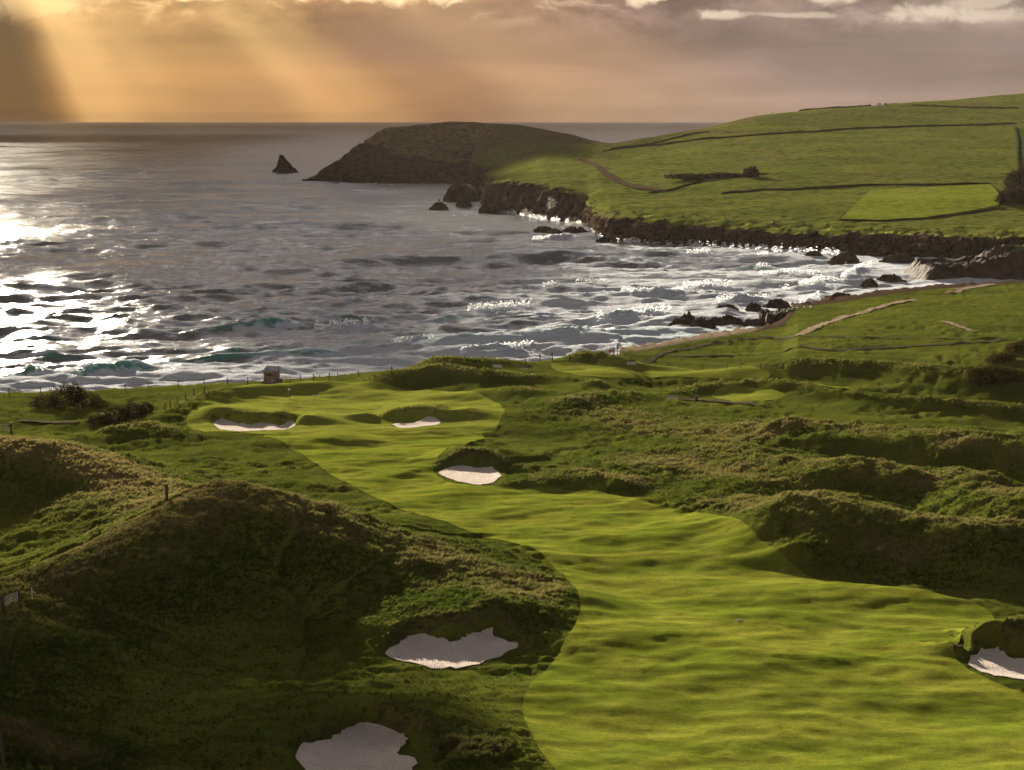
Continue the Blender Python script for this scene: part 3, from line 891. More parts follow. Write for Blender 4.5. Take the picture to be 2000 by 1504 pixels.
# the headland's stepped left skyline
step_n = sstep(760, 740, PP) * isl
fZ = fZ + step_n * np.round(wr * 2) * .8 * sstep(3, 4.5, SS)
fdry = np.clip(.25 + .35 * fbm(fX / 60, fY / 40, 3) + .45 * np.maximum(isl, isl2) + .5 * sstep(1290, 1150, PP) * sstep(1.2, .9, SS) + .5 * np.exp(-((SS - 5) / .5) ** 2) * sstep(1800, 1300, PP), 0, 1)
far_me = mesh_np('headland', np.stack([fX.ravel(), fY.ravel(), fZ.ravel()], 1), grid_quads(*fX.shape),
                 attrs={'dry': fdry.ravel(), 'rock': rk.ravel(), 'sandy': np.zeros(fX.size)})
link('headland', far_me, M_FAR, kind='structure')
_k = (EYE - fZ) / fY; _t = fX / fY
_yr = (ST - _k * CT) / (CT + _k * ST)
_ppy = 752 - F * _yr; _ppx = 1000 + F * _t * (CT + _yr * ST)
def on_far(px, py):
    d = (_ppx - px) ** 2 + ((_ppy - py) * 1.5) ** 2 + (SS > 5.02) * 1e6
    j = int(np.argmin(d))
    return Vector((fX.flat[j], fY.flat[j], fZ.flat[j]))

# lush field, its colour also brightened for a patch of sun, and the small dark field at the right edge
def far_patch(pts, name, mat, **props):
    W_ = np.array([on_far(*p)[:] for p in pts])
    me_ = None
    P = W_[:, :2]
    return P
from mathutils.bvhtree import BVHTree
_bv = BVHTree.FromPolygons([tuple(v) for v in np.stack([fX.ravel(), fY.ravel(), fZ.ravel()], 1).tolist()], [tuple(q) for q in grid_quads(*fX.shape).tolist()])
def h_far(x, y):
    out = np.empty(len(x))
    for i, (a, b) in enumerate(zip(x, y)):
        r = _bv.ray_cast(Vector((a, b, 200)), Vector((0, 0, -1)))
        out[i] = r[0].z if r[0] is not None else 0
    return out
M_LUSH_SUNLIT = grass_mat('lush_sunlit_field', (.150, .185, .020), (.190, .215, .028), (.120, .15, .020), (.2, .2, .05), .3, False, True, .5)
M_DKFIELD = grass_mat('dark_field', (.045, .080, .018), (.055, .09, .02), (.05, .08, .02), (.2, .2, .05), .3, False, True)
P = np.array([on_far(*p)[:2] for p in [(1642, 430), (1700, 372), (1800, 367), (1935, 362), (1958, 385), (1948, 402), (1880, 415), (1800, 427), (1720, 431)]])
sheet('field', P, M_LUSH_SUNLIT, .45, 6, h_far, kind='structure')
P = np.array([on_far(*p)[:2] for p in [(1986, 252), (2080, 250), (2090, 345), (1992, 345)]])
sheet('field', P, M_DKFIELD, .45, 8, h_far, kind='structure')
P = np.array([on_far(*p)[:2] for p in [(1130, 309), (1160, 318), (1190, 338), (1240, 362), (1300, 372), (1300, 377), (1235, 369), (1180, 345), (1150, 322), (1125, 314)]])
sheet('path', P, simple('bare_slope_earth', (.085, .062, .04), (.06, .045, .03), .95, .05, .1), .5, 5, h_far, kind='structure')

def field_hedge(pts, w, hgt, label, mat=M_HEDGE, name='field_hedge', grp='dark hedge banks between the hill fields'):
    Wp = [on_far(*p) for p in pts]
    L = []
    for a, b in zip(Wp[:-1], Wp[1:]):
        n = max(1, int((b - a).length / 5))
        for j in range(n): L.append(a.lerp(b, j / n))
    L.append(Wp[-1]); L = np.array([tuple(v) for v in L])
    T = np.gradient(L[:, :2], axis=0); T /= np.linalg.norm(T, axis=1)[:, None] + 1e-9
    Nn = np.stack([-T[:, 1], T[:, 0]], 1)
    u = np.array([-1, -.85, -.4, .4, .85, 1]); v = np.array([-.6, .55, 1, 1, .55, -.6])
    n = len(L); i = np.arange(n)
    hh = .48 * hgt * (1 + .5 * perlin(i / 2.3, i * 0 + pts[0][0])); ww = .6 * w * (1 + .4 * perlin(i / 3.1 + 9, i * 0 + 4))
    X_ = L[:, 0, None] + Nn[:, 0, None] * u * ww[:, None] / 2; Y_ = L[:, 1, None] + Nn[:, 1, None] * u * ww[:, None] / 2
    zb = h_far(X_.ravel(), Y_.ravel()).reshape(X_.shape)
    Z_ = zb + v * hh[:, None]
    me = mesh_np(name, np.stack([X_.ravel(), Y_.ravel(), Z_.ravel()], 1), grid_quads(n, 6))
    o = link(name, me, mat, label=label, category='hedge', group=grp)
    return o
M_BANK = simple('hedge_bank', (.026, .024, .010), (.042, .044, .012), .95, .08, .1)
field_hedge([(1195, 291), (1260, 285), (1340, 276), (1420, 269), (1500, 263), (1600, 257), (1700, 250), (1850, 246), (1985, 242)], 4, 2.0, 'long dark hedge bank running right across the upper hillside', M_BANK)
field_hedge([(1180, 296), (1230, 290), (1300, 275), (1350, 262), (1385, 258)], 4, 1.6, 'short brown hedge bank along the foot of the skyline slope', M_BANK)
field_hedge([(1410, 379), (1480, 373), (1540, 371), (1620, 367), (1690, 362), (1780, 361), (1860, 361), (1935, 360)], 4, 1.7, 'dark hedge bank above the bright green field', M_BANK)
field_hedge([(1638, 431), (1660, 412), (1680, 390), (1700, 372)], 2.2, .8, 'slanting hedge bank at the left end of the bright green field', M_BANK)
field_hedge([(1645, 431), (1720, 432), (1800, 429), (1880, 418), (1940, 409), (1965, 408)], 2.6, 1.1, 'curving hedge bank under the bright green field', M_BANK)
field_hedge([(1984, 250), (1988, 280), (1990, 310), (1992, 342)], 5, 2.0, 'upright hedge bank beside the dark field at the right edge', M_BANK)
field_hedge([(1560, 200 + 13), (1640, 209), (1700, 206)], 3, 2.2, 'low dark hedge on the skyline left of the white van', M_BANK)
field_hedge([(1270, 378), (1310, 372), (1360, 357), (1370, 355)], 4, 1.5, 'short dark hedge bank low on the left of the hill', M_BANK)
field_hedge([(1780, 206), (1860, 210), (1990, 212)], 4, 1.8, 'faint hedge bank just under the highest skyline', M_BANK)

# ------------------------------------------------------------------ sea
def sea_height(x, y, sp):
    """sp: local row spacing, used to leave out waves the mesh cannot carry"""
    r = np.random.default_rng(5)
    h = np.zeros(x.shape)
    wl = np.concatenate([r.uniform(38, 95, 12), r.uniform(14, 36, 16), r.uniform(4.0, 13, 26)])
    for L in wl:
        spread = .22 if L > 36 else (.34 if L > 13 else .55)
        th = math.atan2(-1, .22) + r.normal(0, spread)
        k = 2 * math.pi / L
        a = .0036 * L if L > 36 else (.0030 * L if L > 13 else .0045 * L)
        ph = r.uniform(0, 6.28)
        w = np.clip((L / (2.2 * sp)) - .6, 0, 1)
        q = np.sin(k * (x * math.cos(th) + y * math.sin(th)) + ph + .7 * perlin(x / (L * 3), y / (L * 3)))
        h += a * w * (2 * ((q + 1) / 2) ** 2.2 - .7)
    for i, L in enumerate([3.2, 5, 7.5, 11, 17, 26, 40, 62, 95, 150, 240, 380]):
        w = np.clip((L / (2.0 * sp)) - .55, 0, 1)
        if not (w > 0).any(): continue
        th = .22 + .25 * math.sin(i * 2.3); c, s_ = math.cos(th), math.sin(th)
        u = (x * c + y * s_) / (L * 1.9); v = (-x * s_ + y * c) / L
        amp = .080 * L if L < 12 else .050 * L if L < 18 else (.032 * L if L < 30 else (.012 * L if L < 100 else .006 * L))
        h += np.where(w > 0, amp * w * (.36 - np.abs(perlin(u + 31 * i, v + 17 * i)) * 1.5), 0) * sstep(0, 30, L + 26)
    return h * (.8 + .5 * perlin(x / 90, y / 60))
SR, SC = 540, 900
stx = (np.linspace(-550, 2550, SC) - 1000) / F
san = np.concatenate([np.linspace(math.atan(EYE / 262.), math.atan(EYE / 3000.), SR - 40), np.linspace(math.atan(EYE / 3100.), math.atan(EYE / 20000.), 40)])
sY = EYE / np.tan(san)
Ys, Ts = np.meshgrid(sY, stx, indexing='ij')
Xs = Ys * Ts
sp = np.gradient(sY)[:, None] * np.ones_like(Ts)
Hs = sea_height(Xs, Ys, sp)
BREAK = [  # crest line in the picture, height, foam share
    ([(1212, 571), (1262, 574), (1300, 575), (1335, 570)], 1.6, 1.0), ([(1335, 562), (1385, 557), (1432, 558)], 1.5, .9),
    ([(915, 607), (975, 600), (1038, 597)], 1.5, .9), ([(615, 641), (680, 636), (745, 632)], 1.5, .85),
    ([(765, 677), (815, 670), (848, 668)], 1.5, 1.0), ([(848, 668), (900, 671), (930, 676)], 1.0, .2),
    ([(1165, 626), (1215, 619), (1260, 613), (1310, 609)], 1.8, .6), ([(1400, 590), (1450, 586), (1500, 584)], 1.4, .7),
    ([(1500, 571), (1540, 566)], 1.4, .4), ([(1560, 560), (1600, 550), (1640, 552)], 1.4, 1.0),
    ([(295, 708), (350, 704), (430, 703), (520, 700), (600, 697), (690, 690)], 1.7, .15), ([(415, 686), (455, 681), (510, 686)], 1.4, .1),
    ([(100, 742), (180, 730), (260, 722), (310, 722)], 2.0, .35), ([(360, 640), (450, 635), (560, 628), (600, 627)], 1.4, .1),
    ([(470, 485), (520, 480), (560, 483)], 1.6, .05), ([(610, 482), (650, 480), (690, 481)], 1.4, .05),
    ([(0, 735), (60, 728), (100, 725)], 1.6, .4), ([(-200, 750), (-50, 745)], 1.6, .4), ([(40, 690), (100, 684), (160, 686)], 1.3, .0), ([(0, 655), (70, 650), (140, 652)], 1.3, .0),
    ([(50, 665), (110, 660)], 1.2, .0), ([(1000, 617), (1060, 612), (1100, 610)], 1.3, .2), ([(800, 622), (870, 612), (900, 608)], 1.3, .1),
    ([(1040, 470), (1080, 466), (1112, 463)], 1.4, 1.0), ([(1420, 522), (1470, 519), (1540, 525)], 1.2, .35), ([(1480, 537), (1540, 533), (1600, 535)], 1.2, .6),
    ([(1640, 545), (1670, 528), (1700, 518)], 1.3, .9), ([(1380, 535), (1420, 528)], 1.2, .3), ([(850, 503), (960, 500), (1060, 498)], 1.1, .05),
    ([(1340, 495), (1370, 494), (1390, 495)], 1.3, .9), ([(1480, 500), (1500, 497)], 1.0, .7), ([(1060, 560), (1100, 552), (1190, 550)], 1.0, .4),
    ([(900, 690), (960, 684), (1040, 676)], 1.1, .9), ([(1060, 668), (1130, 662), (1200, 650)], 1.1, 1.0), ([(740, 655), (780, 650)], 1.0, .0),
    ([(640, 618), (700, 614), (760, 614)], 1.1, .1), ([(1240, 545), (1300, 540)], 1.0, .3), ([(1560, 592), (1600, 578)], 1.0, .8),
]
foam_b = np.zeros(Xs.shape); teal = np.zeros(Xs.shape)
jx = perlin(Xs / 9, Ys / 9) * 1.6
for pts, H_, fo_ in BREAK:
    R = Ridge([(p[0], p[1], 0, (1.05 if fo_ > .3 else .8) * H_ * (.15 if i in (0, len(pts) - 1) else 1)) for i, p in enumerate(pts)], 1.7, 5.0)
    m = (Xs > R.bb[0]) & (Xs < R.bb[1]) & (Ys > R.bb[2]) & (Ys < R.bb[3])
    if not m.any(): continue
    xx, yy = Xs[m], Ys[m] + jx[m]
    _, v, p = R.ev(xx, yy)
    Hs[m] += v * p * .95
    # side: in front of (towards the camera) or behind the crest
    o_ = np.argsort(R.P[:, 0])
    yc = np.interp(xx, R.P[o_, 0], R.P[o_, 1])
    fr = sstep(.6, -.6, yy - yc) * sstep(-4.5, -2.0, yy - yc)
    n = fbm(xx / 3.5, yy / 2.0, 4, .6)
    inr = np.exp(-np.maximum(np.abs(yy - yc + 2.5) - 3.0, 0) / 2.2) * np.minimum(v, 1)
    Hs[m] += inr * fo_ * np.clip(fbm(xx / 1.8, yy / 1.3, 3, .6), -.4, 1) * .55
    along = sstep(-.25, .35, perlin(xx / 7 + 3, yy / 20) + (fo_ - .5) * 1.6)
    foam_b[m] = np.maximum(foam_b[m], np.clip(inr * (1.3 + n * .8), 0, 1) * along * min(1, fo_ * 1.6))
    foam_b[m] = np.maximum(foam_b[m], fo_ * .9 * np.clip(np.exp(-np.maximum(yc - yy, 0) / 9) * (yy < yc) * (.75 + n), 0, 1) * np.minimum(v, 1) * along)
    teal[m] = np.maximum(teal[m], fr * sstep(.15, .6, p) * np.minimum(v, 1))
ysn, zsn, ywn = shore(Ts)
e_near = Ys - ywn
fpx_t = FT[:, 0]; yfar = np.interp(Ts, fpx_t, FD[:, 0], left=1e5)
e_far = yfar - Ys
big = fbm(Xs / 45, Ys / 26, 4, .55); mid = fbm(Xs / 14 + 7, Ys / 5.5, 4, .6)
bay = sstep(-.07, .09, Ts + (.02 * big)) * sstep(760, 560, Ys)
dens = 1.5 * np.exp(-np.maximum(e_near, 0) / 20) + 1.1 * np.exp(-np.maximum(e_far, 0) / np.where(Ts > .03, 26, 9)) * (Ts > -.12) * (e_far > -25) + .50 * bay + .46 * sstep(720, 430, Ys) + .22 * sstep(-.22, -.10, Ts) * sstep(560, 420, Ys) + .12 * sstep(-.15, .05, Ts) * sstep(760, 600, Ys)
dens += .7 * np.exp(-np.maximum(e_near, 0) / 45) * sstep(-.1, .06, Ts)
dens += 1.3 * np.exp(-np.maximum(e_near - 42, 0) / 13) * sstep(.07, .03, Ts)
fine = fbm(Xs / 5.5 + 3, Ys / 2.4, 3, .6)
foam = np.clip((dens + .34 * big + .40 * mid + .40 * fine) * 1.05 - .28, 0, 1) * (1 - .5 * teal)
# whitecaps at the sharpest crests
cap = sstep(1.5, 2.3, Hs + mid * .9) * .7
teal = teal * (1 - .8 * sstep(.3, .8, foam_b))
foam = np.maximum(np.maximum(foam, foam_b), cap * sstep(2500, 900, Ys))
tealm = np.clip(teal + .35 * sstep(.5, 1.6, Hs) * sstep(900, 450, Ys), 0, 1)
Zs = Hs - .0
# calm the water against the land so that it does not climb the banks
Zs = Zs * (1 - .6 * np.exp(-np.maximum(np.minimum(e_near, e_far), 0) / 12))
Zs += foam * np.clip(mid, -.2, 1) * .35 * (Ys < 900)

def sea_mat():
    m, t = material('sea_water')
    g = t.new('ShaderNodeNewGeometry').outputs['Position']
    x_, y_, z_ = t.sep(g)
    lod = t.step(y_, 300, 1600)
    a = t.noise(t.scale(g, (.5, 1, 1)), 1.1, 4, .6, .3)
    b = t.noise(t.scale(g, (.6, 1, 1)), .26, 5, .64, .4)
    c = t.noise(t.scale(g, (.4, 1, 1)), .045, 5, .6, .3)
    d = t.noise(t.scale(g, (.35, 1, 1)), .012, 5, .6, .3)
    lod2 = t.step(y_, 1200, 5000)
    hgt = t.add(t.add(t.mul(a, .16), t.mul(b, .75)), t.add(t.mul(c, t.mul(t.add(lod, .12), 4.5)), t.mul(d, t.mul(lod2, 16.0))))
    nrm = bump(t, hgt, 1.0, t.m('MULTIPLY_ADD', lod, .5, .75))
    fo = t.attr('foam'); te = t.attr('teal')
    fn = t.noise(t.scale(g, (.55, 1.3, 1)), .9, 5, .68, .6)
    fn2 = t.noise(t.scale(g, (.5, 1.3, 1)), .22, 5, .7, .8)
    fm = t.step(t.add(fo, t.add(t.mul(t.sub(fn, .5), 1.0), t.mul(t.sub(fn2, .5), 1.1))), .36, .78)
    fm = t.mul(fm, t.step(fo, .0, .10))
    deep = t.mix(te, (.115, .125, .124), (.045, .20, .165))
    wat = principled(t, deep, t.m('MULTIPLY_ADD', lod, .10, .14), nrm, .5)
    fcol = t.mix(t.mul(te, .7), t.mix(fn, (.52, .56, .63), (.74, .77, .82)), (.50, .72, .78))  # wave fronts tinted blue-white in place of sunlight coming through the foam
    fb = t.new('ShaderNodeBsdfDiffuse'); t.put(fb.inputs[0], fcol); t.put(fb.inputs['Normal'], bump(t, t.add(fn, t.mul(a, .5)), 1.0, 1.3))
    mx = t.new('ShaderNodeMixShader'); t.put(mx.inputs[0], fm)
    t.l.new(wat, mx.inputs[1]); t.l.new(fb.outputs[0], mx.inputs[2])
    t.l.new(mx.outputs[0], t.out.inputs[0])
    return m
M_SEA = sea_mat()
sea_me = mesh_np('sea', np.stack([Xs.ravel(), Ys.ravel(), Zs.ravel()], 1), grid_quads(SR, SC), attrs={'foam': foam.ravel(), 'teal': tealm.ravel()})
link('sea', sea_me, M_SEA, kind='structure')

# ------------------------------------------------------------------ rocks
def rock_patch(name, cx, cy_, rx, ry, top, label, group=None, seed=0, green=0.0, fn=None, rough=1.0, base=-1.2, zmul=1.0, lay=.0, n=(46, 30)):
    u = np.linspace(-1.15, 1.15, n[0]); v = np.linspace(-1.15, 1.15, n[1])
    V_, U_ = np.meshgrid(v, u, indexing='ij')
    X_ = cx + U_ * rx; Y_ = cy_ + V_ * ry
    nz = fbm(X_ / (rx * .45) + seed, Y_ / (ry * .6) + seed * 2.1, 5, .6)
    fine = fbm(X_ / (rx * .13) + seed, Y_ / (ry * .18), 3, .6)
    if fn is None:
        r = np.sqrt(U_ ** 2 + V_ ** 2) + .28 * nz
        pz = np.clip(1.25 * (1 - r ** 2.2), -.4, 1)
    else:
        pz = fn(U_, V_, nz)
    Z_ = base + (top - base) * pz + np.clip(pz + .2, 0, 1) * (nz * min(.28, .4 * rough) + fine * .16 * rough) * (top - base)
    if lay: Z_ = Z_ + lay * (X_ - cx)
    g = np.clip(green * sstep(.7, .95, pz), 0, 1)
    me = mesh_np(name, np.stack([X_.ravel(), Y_.ravel(), Z_.ravel()], 1), grid_quads(n[1], n[0]), attrs={'green': g.ravel()}, smooth=False)
    pr = dict(label=label, category='rock')
    if group: pr['group'] = group
    return link(name, me, M_ROCK, **pr)
def rk_at(px, py, w_px, h_px, label, depth=.6, seed=0, **kw):
    X_, Y_ = plane(px, py, 0)
    s = Y_ / F
    rx = w_px * s / 2; ry = max(rx * depth, 1.5)
    name = kw.pop('name', 'shore_rock')
    return rock_patch(name, X_, Y_ + ry, rx, ry, h_px * s, label, 'dark rocks along the waterline', seed, **kw)
# the sea stack
def stackf(U_, V_, nz):
    ridge = np.interp(U_, [-1.1, -.95, -.55, -.36, -.28, -.1, .1, .45, .8, 1.0, 1.1], [-.3, .02, .33, .82, 1.0, .93, .68, .42, .15, 0, -.3])
    return ridge - np.abs(V_ + .15 * nz) ** 1.3 * .95
X_, Y_ = plane(554, 337, 0)
rock_patch('sea_stack', X_, Y_ + 8, 14.5, 9, 17.5, 'lone dark shark fin shaped stack standing out in the sea', None, 3, fn=stackf, rough=.28, n=(70, 40))
# promontory closing the cove on the right
def promf(U_, V_, nz):
    ridge = np.interp(U_, [-1.1, -1.0, -.92, -.75, -.55, -.3, 0, .6, 1.1], [-.2, .05, .45, .55, .5, .78, .92, 1.0, 1.0])
    return ridge * sstep(-1.05, -.55, V_ + .12 * nz) * sstep(1.1, .7, V_)
X0, Y0 = plane(1805, 545, 0)
rock_patch('rock_promontory', X0 + 42, Y0 + 15, 42, 17, 9.2, 'long dark rock promontory with turf on top closing the cove', None, 5, 1.0, promf, .5, n=(110, 44))
for a in [
    (897, 390, 72, 25, 'dark islet at the tip of the far rocky point', .5, 1), (858, 408, 40, 10, 'low flat rock awash left of the far point', .6, 2),
    (905, 402, 34, 12, 'small dark rock between the islet and the far point', .6, 4), (965, 416, 62, 24, 'pointed dark rock at the foot of the far cliffs', .5, 6),
    (1062, 453, 52, 8, 'long low reef rock lying out from the middle cliffs', .5, 7), (1085, 457, 36, 7, 'low reef rock beside the long reef rock', .5, 8),
    (1125, 455, 60, 10, 'dark ledge joining the reef to the middle cliffs', .5, 9), (1195, 471, 62, 9, 'wave washed flat rock under the middle cliffs', .4, 10),
    (1335, 640, 70, 14, 'leftmost jagged rock of the near reef', .5, 11), (1375, 645, 60, 18, 'jagged dark rock in the middle of the near reef', .6, 12),
    (1345, 632, 40, 16, 'rounded dark rock behind the near reef', .6, 13), (1420, 638, 110, 14, 'long dark reef slab joining the near shore', .45, 14),
    (1480, 640, 90, 12, 'dark ledge at the foot of the brown cliff', .5, 15), (1420, 608, 62, 9, 'thin dark reef beyond the near reef', .35, 16),
    (1474, 609, 44, 13, 'small humped rock in the foam behind the reef', .7, 17), (1300, 648, 40, 7, 'small broken rock at the outer end of the near reef', .7, 18),
    (1520, 597, 60, 9, 'low rock awash by the brown cliff', .5, 20), (1645, 583, 60, 8, 'dark flat rock on the shore past the brown cliff', .5, 21),
    (1740, 545, 60, 6, 'flat dark rock awash in the cove', .4, 22), (1700, 551, 34, 4, 'very small rock awash in the cove', .5, 23),
    (1275, 655, 26, 5, 'tiny rock awash off the reef end', .7, 24), (1760, 508, 70, 10, 'dark ledges at the foot of the far cove cliffs', .5, 25),
    (1655, 505, 60, 8, 'low dark ledge under the long cliff', .5, 26), (1590, 498, 40, 6, 'small dark ledge under the long cliff', .5, 27),
]:
    rk_at(*a[:4], a[4], a[5], a[6])
# the brown turf-topped cliff on the near shore
def clf(U_, V_, nz):
    return np.clip(sstep(-1.05, -.75, U_ + .1 * nz) * sstep(-1.0, -.45, V_ - .3 * U_ + .15 * nz) * sstep(1.1, .6, V_), -.3, 1) * (.8 + .2 * sstep(-.4, .6, U_))
X_, Y_ = plane(1560, 640, 0)
X_, Y_ = plane(1540, 641, 0)
rock_patch('shore_cliff', X_, Y_ + 6, 6.0, 7, 4.2, 'brown cliff with a turf cap above the near reef', None, 31, 1.0, clf, .25, n=(60, 50))

# ------------------------------------------------------------------ long grass
def tuft_mesh(seed, n, lean, spread=.5):
    r = random.Random(seed)
    V_, Tn = [], []
    for i in range(n):
        a = r.uniform(0, 6.283); d = r.uniform(0, spread)
        bx, by = math.cos(a) * d, math.sin(a) * d
        h = r.uniform(.55, 1.0); w = r.uniform(.035, .06)
        ln = lean * r.uniform(.5, 1.4); dx, dy = ln + r.uniform(-.25, .25), r.uniform(-.3, .3) - lean * .2
        o = r.uniform(0, 3.14); wx_, wy_ = math.cos(o) * w, math.sin(o) * w
        k = len(V_)
        mx_, my_ = bx + dx * .35, by + dy * .35
        V_ += [(bx - wx_, by - wy_, -.1), (bx + wx_, by + wy_, -.1), (mx_ - wx_ * .8, my_ - wy_ * .8, h * .6), (mx_ + wx_ * .8, my_ + wy_ * .8, h * .6), (bx + dx, by + dy, h)]
        Tn += [(k, k + 1, k + 3), (k, k + 3, k + 2), (k + 2, k + 3, k + 4)]
    return mesh_np('tuft', np.array(V_), None, np.array(Tn))
TUFTS = bpy.data.collections.new('tufts')
for i in range(4):
    me = tuft_mesh(i, 16, .45); me.materials.append(M_TUFT)
    TUFTS.objects.link(bpy.data.objects.new('tuft', me))
def scatter(name, X_, Y_, Z_, scl, tint, label=None):
    n = len(X_)
    me = bpy.data.meshes.new(name)
    me.vertices.add(n)
    me.vertices.foreach_set('co', np.stack([X_, Y_, Z_], 1).astype(np.float32).ravel())
    for k, v in (('scl', scl), ('tint', tint), ('rot', rng.uniform(-.5, .5, n))):
        a = me.attributes.new(k, 'FLOAT', 'POINT'); a.data.foreach_set('value', v.astype(np.float32))
    o = link(name, me, None, kind='stuff')
    if label: o['label'] = label; o['category'] = 'grass'
    ng = bpy.data.node_groups.new(name, 'GeometryNodeTree')
    ng.interface.new_socket('Geometry', in_out='INPUT', socket_type='NodeSocketGeometry')
    ng.interface.new_socket('Geometry', in_out='OUTPUT', socket_type='NodeSocketGeometry')
    N = ng.nodes; Lk = ng.links
    gi = N.new('NodeGroupInput'); go = N.new('NodeGroupOutput')
    ci = N.new('GeometryNodeCollectionInfo'); ci.inputs['Collection'].default_value = TUFTS
    ci.inputs['Separate Children'].default_value = True; ci.inputs['Reset Children'].default_value = True
    ip = N.new('GeometryNodeInstanceOnPoints'); ip.inputs['Pick Instance'].default_value = True
    def na(nm):
        q = N.new('GeometryNodeInputNamedAttribute'); q.data_type = 'FLOAT'; q.inputs['Name'].default_value = nm
        return q.outputs['Attribute']
    cx_ = N.new('ShaderNodeCombineXYZ'); Lk.new(na('rot'), cx_.inputs[2])
    Lk.new(gi.outputs[0], ip.inputs['Points']); Lk.new(ci.outputs[0], ip.inputs['Instance'])
    Lk.new(cx_.outputs[0], ip.inputs['Rotation']); Lk.new(na('scl'), ip.inputs['Scale'])
    Lk.new(ip.outputs[0], go.inputs[0])
    md = o.modifiers.new('scatter', 'NODES'); md.node_group = ng
    return o
def grass_points(n, a0, a1, seed, px0=-150, px1=2150):
    r = np.random.default_rng(seed)
    an_ = r.uniform(math.atan(44 / a1), math.atan(44 / a0), n)
    Y_ = 44 / np.tan(an_); X_ = Y_ * (r.uniform(px0, px1, n) - 1000) / F
    return X_, Y_, r
def rough_scatter(n, y0, y1, seed, smin, smax, keepf, name):
    X_, Y_, r = grass_points(n, y0, y1, seed)
    inn = np.full(n, -6.)
    for P in [FAIR, GREEN, FAIR2, FAIR3, TEE] + SANDS:
        inn = np.maximum(inn, sdf(P, X_, Y_))
    yt, _, _ = shore(X_ / Y_)
    dm = dune_mask(X_, Y_); rm = rel_mask(X_, Y_)
    cl = fbm(X_ / 3.0, Y_ / 2.2, 3, .6)
    p = keepf(X_, Y_, dm, rm, cl)
    p = p * (.10 + .90 * sstep(.4, 3.0, -inn))
    ok = (inn < -.25) & (yt - Y_ > -2) & (r.uniform(0, 1, n) < p)
    X_, Y_, dm, rm, cl = X_[ok], Y_[ok], dm[ok], rm[ok], cl[ok]
    Z_ = h1(X_, Y_)
    tall = np.clip(.35 * sstep(.3, .8, dm) + .6 * sstep(.3, .8, rm) + .15 * sstep(.0, .5, cl), 0, 1)
    scl = (smin + (smax - smin) * tall) * r.uniform(.7, 1.25, len(X_))
    tint = np.clip(dry_and_sunlit(X_, Y_) * 1.0 + r.normal(0, .16, len(X_)) - .05, 0, 1)
    return scatter(name, X_, Y_, Z_ - .02, scl, tint)
rough_scatter(340000, 84, 330, 1, .15, .42, lambda x, y, d, r_, c: np.clip(.16 + .65 * sstep(.15, .6, d) + .8 * r_ + .25 * sstep(.0, .4, c), 0, 1), 'long_grass')
rough_scatter(45000, 330, 500, 2, .22, .55, lambda x, y, d, r_, c: np.clip(.25 + .7 * r_ + .5 * sstep(-.1, .4, c), 0, 1), 'shore_grass')
# shaggy fringes on the bunker lips
LX, LY = [], []
r_ = np.random.default_rng(9)
for R in RELS[:6]:
    for a, b in zip(R.P[:-1], R.P[1:]):
        n = int(np.hypot(*(b - a)) * 30)
        q = r_.uniform(0, 1, n)
        LX += list(a[0] + q * (b[0] - a[0]) + r_.normal(0, .35, n)); LY += list(a[1] + q * (b[1] - a[1]) + r_.uniform(-.9, .6, n))
for P in SANDS:
    for a, b in zip(P, np.roll(P, -1, 0)):
        n = max(1, int(np.hypot(*(b - a)) * 14)); q = r_.uniform(0, 1, n)
        LX += list(a[0] + q * (b[0] - a[0]) + r_.normal(0, .16, n)); LY += list(a[1] + q * (b[1] - a[1]) + r_.normal(0, .16, n))
LX, LY = np.array(LX), np.array(LY)
inn = np.full(LX.shape, -6.)
for P in SANDS: inn = np.maximum(inn, sdf(P, LX, LY))
k = inn < .03
LX, LY = LX[k], LY[k]
scatter('bunker_fringe_grass', LX, LY, h1(LX, LY) - .05, r_.uniform(.10, .34, len(LX)) * np.where(inn[k] > -.35, .6, 1), np.clip(r_.normal(.30, .22, len(LX)), 0, 1))

# ------------------------------------------------------------------ bushes
def leaf_cloud(name, blobs, n, size, mat, parent, seed=0, **props):
    r = np.random.default_rng(seed)
    vol = np.array([b[3] * b[4] * b[5] for b in blobs]) ** .67; cnt = (n * vol / vol.sum()).astype(int)
    C = []
    for b, c in zip(blobs, cnt):
        d = r.normal(size=(c, 3)); d /= np.linalg.norm(d, axis=1)[:, None]
        rad = r.uniform(.35, 1.05, c) ** .5
        lump = 1 + .28 * np.sin(d[:, 0] * 5 + seed) * np.cos(d[:, 2] * 6 + d[:, 1] * 4)
        C.append(np.array(b[:3]) + d * np.array(b[3:6]) * (rad * lump)[:, None])
    C = np.concatenate(C); m_ = len(C)
    a = r.normal(size=(m_, 3)); a /= np.linalg.norm(a, axis=1)[:, None]
    b_ = np.cross(a, r.normal(size=(m_, 3))); b_ /= np.linalg.norm(b_, axis=1)[:, None]
    s_ = (size * r.uniform(.5, 1.3, m_))[:, None]
    V_ = np.stack([C - a * s_, C + b_ * s_ * .5, C + a * s_, C - b_ * s_ * .5], 1).reshape(-1, 3)
    q = np.arange(m_ * 4).reshape(-1, 4)
    return link(name, mesh_np(name, V_, q, smooth=False), mat, parent, **props)
